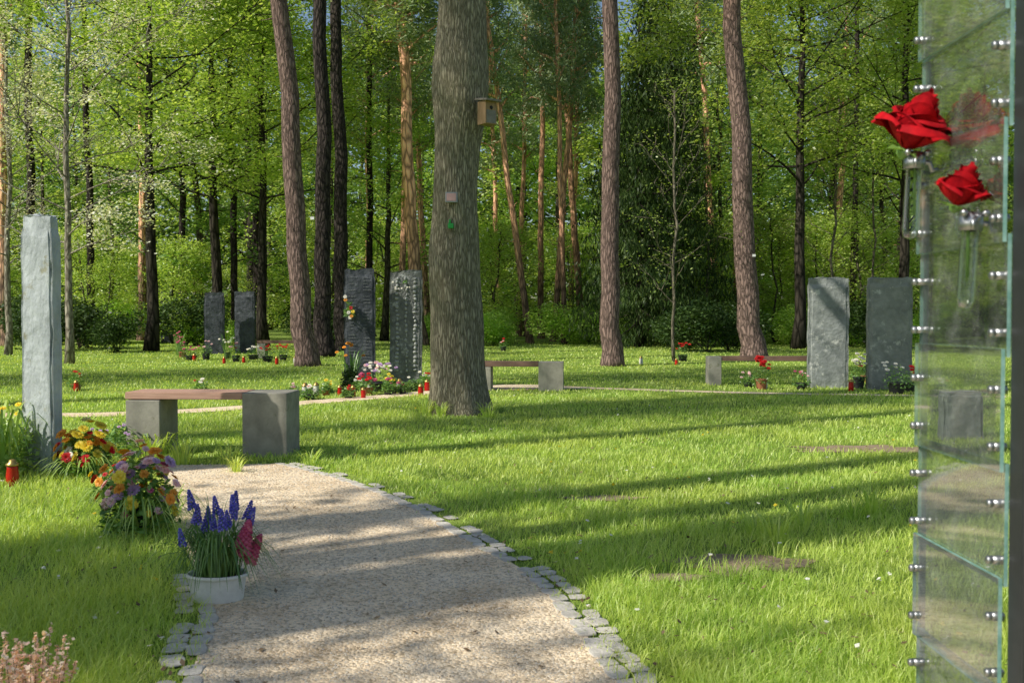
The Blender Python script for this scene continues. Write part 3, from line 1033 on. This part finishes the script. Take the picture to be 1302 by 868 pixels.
def stele(px, py, wpx, hpx, mat, label, seed, rotd=0, thick=.14, wm=None, ins=0, slope=0, rough=.012):
    x, y = G(px, py)
    wx = wm or wpx / F * y
    h = hpx / F * y + .03
    e = top('memorial_stele', label, 'memorial stone', (x, y + thick / 2, -.03), (0, 0, math.radians(rotd)), group='slate memorial steles on the lawn')
    mk('slab', slab_mesh('slab', wx, thick, h, mat, seed, rough, slope), e)
    if ins:
        mb = MB()
        for c in ((-.24, .24) if ins == 2 else (-.27, .0, .27)):
            z = h * .93
            while z > h * .12:
                if ins == 2:
                    xo = wx * c - wx * .1
                    wl = rnd.uniform(.45, 1.0) * wx * .26
                    while xo < wx * c - wx * .1 + wl:
                        cw = rnd.uniform(.006, .014)
                        mb.box((xo, -thick / 2 - .012, z + rnd.uniform(-.002, .002)), (cw * .6, .004, rnd.uniform(.007, .014)))
                        xo += cw + .006
                    z -= rnd.choice((.05, .05, .05, .10))
                else:
                    st = len(mb.v)
                    mb.lathe([(.001, -.012), (.026, -.006), (.024, .010), (.012, .018), (.001, .021)], 8)
                    ww = rnd.uniform(.7, 1.35) * (1 if c else .7)
                    hh_ = rnd.uniform(.7, 1.3)
                    ox_ = rnd.uniform(-.012, .012)
                    for vi in range(st, len(mb.v)):
                        vx, vy, vz = mb.v[vi]
                        mb.v[vi] = (wx * c + ox_ + vx * ww, -thick / 2 - .006 - vz, z + vy * hh_)
                    z -= rnd.uniform(.050, .085)
        if ins == 2:
            mk('inscription', mb.mesh('inscription', [M['ink']], False), e)
        else:
            mk('carved_relief', mb.mesh('carved_relief', [M['relief']]), e)
    return e, x, y, wx, h
stele(51, 601, 53, 328, M['slate_pale'], 'tall pale grey natural slate stele beside flowers', 1, -22, .09, .29, slope=-.03, rough=.009)
stele(457, 489, 39, 147, M['slate_dark'], 'dark charcoal slate stele with lettering and hanging bouquet', 2, 4, .14, ins=2)
stele(516, 487, 41, 143, M['slate_edge'], 'rough dark slate stele with columns of carved relief', 3, 4, .14, ins=1, slope=.03, rough=.014)
stele(272, 450, 25, 78, M['slate_dark'], 'dark grey slate stele standing on far lawn', 4, 8, .15)
stele(311, 449, 26, 78, M['slate_dark'], 'dark grey slate stele standing on far lawn', 5, -4, .15)
stele(1054, 493, 50, 140, M['slate'], 'grey slate stele with pale lichen stains', 6, -4, .14)
stele(1132, 495, 55, 142, M['slate_right'], 'broad grey slate stele beside white flowers', 7, -3, .14)
stele(1225, 560, 50, 62, M['slate'], 'low grey slate memorial block on lawn', 9, 0, .14)
stele(212, 436, 15, 66, M['slate_dark'], 'dark slate stele under the trees', 8, 0, .15)

# ------------------------------------------------------------------ benches
def bench(x, y, ang, L, label, H=.5, leg=.2, dep=.42, th=.05, wood='wood', lleg=None):
    e = top('bench', label, 'bench', (x, y, 0), (0, 0, ang), group='wood and concrete benches')
    ll = lleg or leg
    mk('leg', bbox_mesh('leg', (ll, dep, H - th - .005), M['concrete'], .006), e, (-L / 2 + ll / 2 + .01, 0, (H - th - .005) / 2 - .004))
    mk('leg', bbox_mesh('leg', (leg, dep, H), M['concrete'], .006), e, (L / 2 - leg / 2, 0, H / 2 - .004))
    sL = L - leg - .004
    bm = bmesh.new()
    nb_ = 3
    wpl = (dep - .02) / nb_
    for i in range(nb_):
        r = bmesh.ops.create_cube(bm, size=1)
        for v in r['verts']:
            v.co = Vector((v.co.x * sL, v.co.y * (wpl - .008) + (i - 1) * wpl, v.co.z * th))
    bmesh.ops.bevel(bm, geom=bm.edges[:], offset=.004, segments=2, affect='EDGES')
    me = bpy.data.meshes.new('seat')
    bm.to_mesh(me)
    bm.free()
    me.materials.append(M[wood])
    mk('seat', me, e, (-leg / 2 - .002, 0, H - th / 2 - .002))
    return e
bench(X(266, 8.0), 8.10, math.radians(-3), 1.28, 'concrete-legged bench with red-brown wooden seat by path', .5, .35, .38, .055, lleg=.27)
bench(X(655, 14.7), 15.0, math.radians(-4), 1.42, 'concrete-legged bench with wooden seat behind oak', .42, .36, .36, .07, 'wooddark')
bench(X(985, 15.8), 16.1, math.radians(180 - 3), 1.95, 'concrete-legged bench with wooden seat beside grey stele', .45, .2, .36, .07, 'wooddark')
bench(X(352, 25), 26, math.radians(2), 1.4, 'concrete-legged bench with wooden seat on far lawn', .45, .2, .36, .07, 'wooddark')

# ------------------------------------------------------------------ flowers
def flowerhead(name, r, mat, layers=4, center=None, flat=.6, pw=.5):
    mb = MB()
    for l in range(layers):
        k = 9 + 3 * (layers - l)
        el = (l + .4) / layers * 1.35
        rl = r * (1 - .12 * l)
        for i in range(k):
            a = 2 * math.pi * (i + .5 * (l % 2)) / k + rnd.uniform(-.1, .1)
            d = Vector((math.cos(a) * math.cos(el), math.sin(a) * math.cos(el), math.sin(el) * flat + .05))
            s_ = Vector((-math.sin(a), math.cos(a), 0)) * r * pw * .35
            p0_, pm, pt = d * rl * .15, d * rl * .65 + Vector((0, 0, r * .06)), d * rl * rnd.uniform(.85, 1.15)
            mb.add([p0_, pm + s_, pt + s_ * .3, pt - s_ * .3, pm - s_], [(0, 1, 2, 3, 4)])
    return mb.mesh(name, [mat], False)

def blades(name, n, rad, h, wv, mat, arch=.8):
    V, Lp, tot = [], [], []
    for i in range(n):
        az = rnd.uniform(0, 6.28)
        b = rnd.random() ** .5 * rad * .4
        p = Vector((b * math.cos(az), b * math.sin(az), 0))
        az += rnd.uniform(-.6, .6)
        d = Vector((math.cos(az), math.sin(az), 0))
        hh = h * rnd.uniform(.6, 1.1)
        out = rad * rnd.uniform(.4, 1.2)
        s_ = Vector((-d.y, d.x, 0)) * wv * rnd.uniform(.7, 1.2) / 2
        base = len(V)
        S = 6
        ar = arch * rnd.uniform(.5, 1.3)
        for j in range(S + 1):
            t = j / S
            q = p + d * out * t ** 1.3 + Vector((0, 0, hh * (math.sin(min(t * (1 + ar * .7), 2.6) * math.pi / 2 * .95))))
            ww = 1 - t ** 3 * .9
            V += [q - s_ * ww, q + s_ * ww]
        for j in range(S):
            Lp += [base + 2 * j, base + 2 * j + 1, base + 2 * j + 3, base + 2 * j + 2]
            tot.append(4)
    return npmesh(name, np.array([list(v) for v in V]), Lp, tot, mat)

def leafball(name, n, r, h, size, mat, z0=0):
    d = rng.normal(0, 1, (n, 3))
    d /= np.linalg.norm(d, axis=1)[:, None]
    d *= rng.uniform(.3, 1.1, n)[:, None] ** .5
    d[:, 2] = np.abs(d[:, 2])
    return leafmesh(name, d * np.array([r, r, h]) + np.array([0, 0, z0]), size, .45, mat)

def spike_mesh(name, h, r, mat, n=42, stem=.10):
    mb = MB()
    mb.tube([(0, 0, -stem), (0, 0, h * .9)], [.0022, .002], 5, 1)
    for i in range(n):
        t = i / n
        a = i * 2.4
        rr = r * (1 - t) ** .6 * .7 + .001
        c = Vector((rr * math.cos(a), rr * math.sin(a), t * h))
        s_ = r * .42 * (1 - .45 * t)
        vs = [c + Vector(q) * s_ for q in ((1, 0, 0), (0, 1, 0), (-1, 0, 0), (0, -1, 0), (0, 0, 1), (0, 0, -1.1))]
        mb.add(vs, [(0, 1, 4), (1, 2, 4), (2, 3, 4), (3, 0, 4), (1, 0, 5), (2, 1, 5), (3, 2, 5), (0, 3, 5)])
    return mb.mesh(name, [mat, M['plantleaf']])

def pot_mesh(name, r, h, mat, sx=1, sy=1, ribs=0, foot=.78):
    mb = MB()
    prof = [(r * foot, 0), (r * (foot + .02), h * .03), (r * .97, h * .8), (r * 1.0, h * .85), (r * 1.08, h * .87), (r * 1.09, h * .96), (r * 1.04, h), (r * .97, h * .97), (r * .92, h * .8), (0.001, h * .8)]
    mb.lathe(prof, 96 if ribs else 32, 0, sx=sx, sy=sy)
    if ribs:
        v2 = []
        for v in mb.v:
            a = math.atan2(v[1], v[0])
            k = 1 + (.03 * math.cos(a * ribs) if .03 * h < v[2] < .82 * h else 0)
            v2.append((v[0] * k, v[1] * k, v[2]))
        mb.v = v2
    return mb.mesh(name, [mat])

px_, py_ = G(269, 770)
e = top('flower_pot', 'white oval pot with grape hyacinths beside gravel path', 'potted plant', (px_, py_ + .08, .004), group='grave flowers')
mk('pot', pot_mesh('white_pot', .110, .105, M['white'], 1.0, .75, ribs=24, foot=.88), e, label='ribbed white enamel pot')
mb = MB(); mb.lathe([(.1, .09), (.07, .096), (.001, .098)], 24, sx=.96, sy=.72)
mk('soil', mb.mesh('potsoil', [M['soil']]), e)
mk('leaves', blades('muscari_leaves', 220, .20, .17, .007, M['plantleaf'], 1.4), e, (0, 0, .09))
sp = spike_mesh('muscari_spike', .068, .0165, M['p_blue'])
for i in range(15):
    a, rr = i * 2.4, .03 + .105 * ((i + .5) / 15) ** .6
    mk('flower', sp, e, (rr * math.cos(a) * 1.05, rr * math.sin(a), rnd.uniform(.28, .42) - rr * .5), (rnd.uniform(-.2, .2), .25 * math.cos(a), rnd.random() * 6), (rnd.uniform(.85, 1.2),) * 3)
sp2 = spike_mesh('hyacinth_spike', .13, .038, M['p_mag'], 80)
mk('flower', sp2, e, (.105, -.04, .19), (.1, .25, 0), label='magenta hyacinth flower spike')
mk('flower', sp2, e, (.12, .0, .15), (.0, .45, 0), (.85,) * 3, label='magenta hyacinth flower spike')
mk('stem', blades('muscari_stems', 26, .12, .28, .004, M['plantleaf'], .1), e, (0, 0, .09))

fm = {c: flowerhead('mum_' + c, .028, M['p_' + c], 5) for c in ('red', 'yel', 'ora', 'pink', 'white', 'mag', 'lil')}
def bouquet(px, py, rw, hh, cols, nfl, label, fs=1.0, vase=None, grp='grave flowers', stem_h=.12, blade=True):
    x, y = G(px, py)
    e = top('flower_arrangement', label, 'flowers', (x, y + rw * .6, 0), group=grp)
    mk('leaves', leafball('bq_leaves', int(1100 * rw / .17), rw * 1.05, hh * .9, .045, M['plantleaf'], .01), e)
    if blade:
        mk('grass_leaves', blades('bq_blades', 110, rw * 1.7, hh * .5, .009, M['plantpale'], 1.3), e)
    mk('vase', pot_mesh('bq_pot', rw * .45, hh * .3, M[vase or 'darkpot']), e)
    for i in range(nfl):
        t = (i + .5) / nfl
        el = math.asin(min(1, t * .98 + .0))
        a = i * 2.4 + rnd.uniform(-.6, .6)
        d = Vector((math.cos(a) * math.cos(el), math.sin(a) * math.cos(el), math.sin(el)))
        P = Vector((d.x * rw, d.y * rw, stem_h + d.z * (hh - stem_h))) * rnd.uniform(.78, 1.18)
        P.z = max(P.z, .05)
        o = mk('flower', fm[rnd.choice(cols)], e, P, (0, 0, 0), (fs * rnd.choice((.6, .7, .8, 1.0, 1.2)),) * 3)
        o.rotation_euler = (d + Vector((rnd.gauss(0, .3), -.2 + rnd.gauss(0, .3), .3))).to_track_quat('Z', 'Y').to_euler()
    return e
bouquet(168, 684, .18, .43, ['pink', 'pink', 'pink', 'ora', 'yel', 'lil', 'mag', 'ora'], 96, 'lush bouquet of pink and orange chrysanthemums beside path', 1.1)
bouquet(101, 609, .17, .33, ['yel', 'yel', 'red', 'yel', 'ora', 'red', 'white', 'yel'], 70, 'colourful arrangement of yellow, red and white flowers', 1.3)
bouquet(138, 642, .12, .2, ['yel', 'ora', 'red'], 16, 'small orange and yellow flowers in low planting', .9)
x, y = G(2, 604)
e = top('perennial_plant', 'tall pale green leafy plant with yellow flowers by stele', 'plant', (x, y, 0))
mk('leaves', blades('per_leaves', 90, .28, .46, .018, M['plantpale'], .9), e)
mk('foliage', leafball('per_fol', 600, .24, .38, .06, M['plantpale'], .03), e)
for i in range(16):
    a, r_ = rnd.uniform(0, 6.28), rnd.uniform(.02, .22)
    mk('flower', fm['yel'], e, (r_ * math.cos(a), r_ * math.sin(a), rnd.uniform(.34, .52)), (.5, 0, 0), (.9,) * 3)
x, y = G(125, 590)
e = top('perennial_plant', 'dark green plant with purple flowers behind bouquet', 'plant', (x, y + .5, 0))
mk('leaves', leafball('per_fol2', 700, .30, .22, .06, M['plantleaf'], .02), e)
for i in range(14):
    a, r_ = rnd.uniform(0, 6.28), rnd.uniform(.02, .28)
    mk('flower', fm['lil'], e, (r_ * math.cos(a), r_ * math.sin(a), rnd.uniform(.16, .26)), (.5, 0, 0), (.6,) * 3)
x, y = G(38, 920)
for hx, hy, hs in ((x, y, .95), (x - .16, y + .06, .9)):
    e = top('heather_plant', 'pale pink flowering heather clump in grass', 'plant', (hx, hy, 0), (0, 0, 0), (hs,) * 3, group='pink heather clumps')
    mb = MB()
    cen, gcen = [], []
    for i in range(40):
        a, r_ = rnd.uniform(0, 6.28), .13 * rnd.random() ** .5
        b = Vector((r_ * .7 * math.cos(a), r_ * .7 * math.sin(a), 0))
        t_ = Vector((r_ * 1.05 * math.cos(a), r_ * 1.05 * math.sin(a), rnd.uniform(.13, .27)))
        mb.tube([b, b.lerp(t_, .5), t_], [.002, .0015, .001], 4)
        tt = rng.uniform(.35, 1.0, 56)[:, None]
        cen.append(np.array(b) * (1 - tt) + np.array(t_) * tt + rng.normal(0, .0038, (56, 3)))
        tt = rng.uniform(.05, .5, 26)[:, None]
        gcen.append(np.array(b) * (1 - tt) + np.array(t_) * tt + rng.normal(0, .007, (26, 3)))
    mk('stems', mb.mesh('heather_stems', [M['stemwood']]), e)
    mk('blossoms', leafmesh('heather_bl', np.concatenate(cen), .012, .95, M['p_heath']), e)
    mk('leaves', leafmesh('heather_lv', np.concatenate(gcen), .016, .3, M['plantpale']), e)

def candle(px, py, D=None, col='candle', s=1.0, label='small red grave candle with lid'):
    x, y = G(px, py)
    e = top('grave_candle', label, 'grave candle', (x, y, 0), (0, 0, 0), (s,) * 3, 'grave candles')
    mb = MB(); mb.lathe([(.028, 0), (.034, .01), (.036, .06), (.03, .11), (.032, .12)], 20)
    mk('jar', mb.mesh('jar', [M[col]]), e)
    mb = MB(); mb.lathe([(.036, .1205), (.036, .132), (.022, .142), (.018, .155), (.002, .16)], 20)
    mk('lid', mb.mesh('lid', [M['gold']]), e)
candle(16, 618, s=1.1)
candle(70, 600, s=1.0)
candle(97, 497)
for px, py in ((388, 506), (402, 503), (470, 499), (432, 503), (449, 504), (462, 506), (508, 499), (535, 503), (543, 497), (973, 494), (1082, 497), (247, 459), (352, 463), (375, 462), (815, 463), (860, 464), (285, 462), (310, 461)):
    candle(px, py, s=rnd.uniform(.9, 1.3), col='candle' if rnd.random() < .7 else 'whitec', label='small grave candle standing on the ground')
def smallpot(px, py, cols, r=.10, h=.2, n=8, label='small potted grave plant with flowers', fs=.9):
    x, y = G(px, py)
    e = top('flower_pot', label, 'potted plant', (x, y, 0), group='small potted grave plants')
    mk('pot', pot_mesh('sp', r * .7, h * .38, M[rnd.choice(['terra', 'darkpot', 'darkpot', 'darkpot'])]), e)
    mk('leaves', leafball('spl', 260, r * 1.2, h * .75, .045, M['plantleaf'], h * .2), e)
    for i in range(n):
        a, r_ = rnd.uniform(0, 6.28), rnd.uniform(0, r * 1.1)
        mk('flower', fm[rnd.choice(cols)], e, (r_ * math.cos(a), r_ * math.sin(a), h * rnd.uniform(.75, 1.15)), (.5, 0, 0), (fs * rnd.uniform(.7, 1.2),) * 3)
smallpot(97, 496, ['red'], .1, .26, 5, 'potted green plant with red flowers on lawn')
smallpot(483, 497, ['white', 'pink', 'white', 'lil'], .22, .36, 34, 'bowl of white and pink flowers by stele', 1.2)
smallpot(466, 502, ['red', 'mag'], .13, .26, 14, 'potted red flowers in front of stele', 1.2)
smallpot(968, 495, ['red'], .12, .42, 20, 'bright red flowers in a vase by stele', 1.3)
smallpot(1092, 494, ['white'], .12, .46, 18, 'white flowers in a vase between steles', 1.1)
smallpot(1019, 495, ['mag', 'pink'], .12, .26, 8, 'pink flowers beside grey stele')
smallpot(952, 492, ['pink'], .12, .2, 6)
for px, py in ((373, 507), (393, 508), (415, 503), (443, 506), (455, 498), (493, 502), (500, 500), (512, 501), (525, 497), (540, 490), (256, 500)):
    smallpot(px, py, rnd.choice([['white'], ['pink', 'red'], ['yel'], ['mag'], ['white', 'red']]), rnd.uniform(.07, .11), rnd.uniform(.14, .24), rnd.randint(2, 7), fs=1.0)
for px, py in ((243, 458), (262, 457), (300, 460), (322, 457), (340, 460), (232, 455), (360, 458), (868, 459), (640, 446), (1105, 486), (1140, 500), (1160, 497)):
    smallpot(px, py, rnd.choice([['white'], ['pink', 'red'], ['yel'], ['mag'], ['red']]), rnd.uniform(.12, .2), rnd.uniform(.24, .42), rnd.randint(4, 9), fs=1.3)
for px, py, c in ((290, 456, 'white'), (228, 452, 'mag'), (446, 495, 'ora')):
    x, y = G(px, py)
    e = top('flower_arrangement', 'tall loose bouquet standing beside a stele', 'flowers', (x, y, 0), group='grave flowers')
    mk('leaves', blades('tallb', 30, .2, .6, .02, M['plantleaf'], .2), e)
    mk('vase', pot_mesh('tv', .06, .16, M['darkpot']), e)
    for i in range(9):
        a, r_ = rnd.uniform(0, 6.28), rnd.uniform(0, .22)
        mk('flower', fm[c], e, (r_ * math.cos(a), r_ * math.sin(a), rnd.uniform(.4, .7)), (.6, 0, 0), (1.1,) * 3)
x, y = G(446, 497)
e = top('box_shrub', 'small dark evergreen bush before dark stele', 'shrub', (x, y, 0))
mk('foliage', leafball('bx', 900, .17, .36, .05, M['shrub_dark']), e)
x, y = G(446, 489)
zb = CAM_H + (400 - 395) / F * y
e = top('hanging_bouquet', 'orange and white flowers hanging on dark stele', 'flowers', (x, y - .1, zb))
mk('leaves', leafball('hb', 160, .09, .25, .06, M['plantleaf'], -.1), e)
for i, c in enumerate(('ora', 'white', 'ora', 'white', 'yel', 'red', 'white')):
    mk('flower', fm[c], e, (rnd.uniform(-.07, .09), -.06, rnd.uniform(-.16, .24)), (1.3, 0, 0), (1.1,) * 3)
x, y = G(516, 487)
e = top('flower_garland', 'thin garland of small white flowers on stele', 'flowers', (x, y - .1, 0))
mk('leaves', leafball('gar', 60, .04, .05, .03, M['plantleaf'], 1.6), e)
for i in range(7):
    mk('flower', fm['white'], e, (rnd.uniform(-.2, .2), -.02, 1.5 + rnd.uniform(0, .12)), (1.3, 0, 0), (.55,) * 3)
for px, py, s in ((985, 690, 1), (1020, 672, .9), (1110, 655, 1), (960, 680, .8), (232, 590, 1.3), (205, 578, 1.2), (190, 583, 1.2), (540, 528, 1.2), (560, 530, 1), (620, 530, 1), (215, 655, 1), (395, 592, .8), (300, 600, .7), (1085, 660, .8), (290, 590, 1)):
    x, y = G(px, py)
    e = top('grass_tuft', 'tuft of long green grass in lawn', 'grass', (x, y, 0), (0, 0, rnd.random() * 6), (s,) * 3, 'tufts of long grass')
    mk('blades', blades('tuft', 45, .14, .15, .008, M['grass'], .5), e)

# ------------------------------------------------------------------ glass stele
gx = .835
gs = top('glass_stele', 'tall memorial of clamped clear glass panes', 'glass memorial', (gx, 1.915, 0))
y0, y1 = -.185, .185
ph = .0975
mb = MB()
mb.box((0, 0, 0), (.007, y1 - y0, ph * 2 + .014))
mb.m = [0, 0, 1, 1, 1, 1]
pane = mb.mesh('pane', [M['glass'], M['glassedge']], False)
for i in range(11):
    mk('glass_pane', pane, gs, ((.0045 if i % 2 else -.0045), 0, .06 + ph * 2 * (i + .5)), (0, 0, 0))
mb = MB()
mb.tube([(-.012, 0, 0), (.012, 0, 0)], .005, 12)
mb.lathe([(.001, -.0), (.0068, .001), (.0076, .004), (.0076, .008), (.0055, .0102), (.001, .0106)], 16, 0)
nv = []
for i, v in enumerate(mb.v):
    if i >= 24:
        nv.append((-.010 - v[2], v[0], v[1]))
    else:
        nv.append(v)
mb.v = nv
mb.box((.0, .0, 0), (.020, .013, .013))
cl = mb.mesh('clamp', [M['steel']])
for i in range(23):
    for yy in (y0 + .02, y1 - .012):
        mk('clamp', cl, gs, (0, yy, .06 + ph * (i + .35)))
mk('post', bbox_mesh('post', (.05, .05, 2.3), M['darksteel'], .004), gs, (.028, y0 - .034, 1.15))
mk('post', bbox_mesh('post2', (.012, .012, 2.3), M['paintsteel'], .002), gs, (.016, y1 + .012, 1.15))
mk('base', bbox_mesh('gbase', (.2, .6, .06), M['concrete'], .008), gs, (0, 0, .026))

def rose_mesh(name, R, opn=1.0):
    mb = MB()
    npet = 30
    for i in range(npet):
        t = i / (npet - 1)
        ang = i * 2.399 + rnd.uniform(-.2, .2)
        rad = R * (.06 + .62 * t ** .9)
        dome = 1.42 - .62 * t ** 1.6
        Hh = R * dome * rnd.uniform(.90, 1.06)
        hw = 1.5 - .65 * t
        U, Vn = 16, 12
        vs = []
        ph1, ph2, tw = rnd.uniform(0, 6), rnd.uniform(0, 6), rnd.uniform(-.25, .25)
        for a in range(U + 1):
            u = a / U * 2 - 1
            for b in range(Vn + 1):
                v = b / Vn
                shape = math.sin(math.pi * min(.5, .12 + .6 * v)) ** .7
                rho = rad * (.15 + .95 * math.sin(min(1, v * 1.25) * math.pi * .5) - .38 * (1 - t) * v ** 2)
                roll = max(0, v - .62) / .38
                rho += R * (.24 * opn * t ** 1.5 + .03) * roll ** 1.3 * (1 + .35 * math.sin(u * 2.4 + ph1))
                rho += R * .04 * math.sin(u * 3.2 + ph2) * v * v
                phi = ang + u * hw * shape + tw * v
                vt = 1 - .20 * abs(u) ** 2.6
                z = v * Hh * vt - R * (.40 * opn * t + .06) * roll ** 2 * (1 + .3 * math.sin(u * 2.4 + ph2))
                vs.append((rho * math.cos(phi), rho * math.sin(phi), z - R * .04 * t))
        fs = [(a * (Vn + 1) + b, (a + 1) * (Vn + 1) + b, (a + 1) * (Vn + 1) + b + 1, a * (Vn + 1) + b + 1) for a in range(U) for b in range(Vn)]
        mb.add(vs, fs)
    return mb.mesh(name, [M['p_rose']])
def rose(x, y, z, R, tilt, label, foot, opn):
    e = top('rose', label, 'rose', (x, y, z), tilt, group='red roses')
    mk('blossom', rose_mesh('rose_blossom', R, opn), e)
    mb = MB()
    for i in range(5):
        a = i * 1.256
        d = Vector((math.cos(a), math.sin(a), 0))
        s_ = Vector((-d.y, d.x, 0)) * R * .13
        q = [Vector((0, 0, -R * .08)), d * R * .3 + Vector((0, 0, -R * .03)), d * R * .6 + Vector((0, 0, -R * .12))]
        mb.add([q[0], q[1] + s_, q[2], q[1] - s_], [(0, 1, 2, 3)])
    mb.lathe([(R * .05, -R * .3), (R * .16, -R * .2), (R * .18, -R * .05)], 10)
    mk('sepals', mb.mesh('sepals', [M['plantleaf']]), e)
    mi = (Matrix.Translation((x, y, z)) @ Euler(tilt).to_matrix().to_4x4()).inverted()
    f = mi @ Vector(foot)
    f2 = mi @ (Vector(foot) - Vector((0, 0, .12)))
    mb = MB()
    mb.tube([(0, 0, -R * .15), (f * .5) + Vector((0, 0, -.006)), f, f2], .0028, 6)
    mk('stem', mb.mesh('rstem', [M['plantleaf']]), e)
rz = lambda py, D: CAM_H + (400 - py) / F * D
D1 = 2.0
rose(X(1150, D1), D1, rz(188, D1), .084, (math.radians(24), math.radians(-12), 1.1), 'large open dark red rose in a glass vase', (X(1161, D1), D1, rz(196, D1)), .85)
D2 = 1.80
rose(X(1214, D2), D2, rz(260, D2), .054, (math.radians(20), math.radians(-10), 1.3), 'smaller red rose held in a glass vase', (X(1226, D2), D2 - .01, rz(266, D2)), .6)
def vase(x, y, z, label):
    e = top('tube_vase', label, 'vase', (x, y, z), (0, math.radians(3), 0), group='glass tube vases')
    mb = MB(); mb.lathe([(.001, -.17), (.012, -.166), (.015, -.15), (.015, 0), (.017, .006)], 24, cap=False)
    mk('tube', mb.mesh('tube', [M['tube']]), e)
    mb = MB(); mb.lathe([(.0162, -.034), (.0195, -.034), (.0205, -.022), (.0195, -.002), (.0162, -.002)], 24, cap=False)
    mb.tube([(.014, 0, -.02), (.03, .0, -.020), (.036, .0, -.035), (.046, 0, -.032)], .005, 8)
    mb.tube([(0, -.016, -.02), (-.004, -.03, -.014), (-.012, -.036, -.022), (-.010, -.036, -.034)], .0042, 8)
    for dx_, dz_ in ((-.02, -.005), (.018, -.004), (.004, -.012)):
        mb.lathe([(.0005, -.007), (.005, -.005), (.007, 0), (.005, .005), (.0005, .007)], 12, c=(dx_, -.018, dz_))
    mk('holder', mb.mesh('holder', [M['steel']]), e)
vase(X(1161, D1), D1, rz(194, D1), 'glass tube vase with steel holder')
vase(X(1230, D2), D2 - .01, rz(270, D2), 'glass tube vase with steel holder')
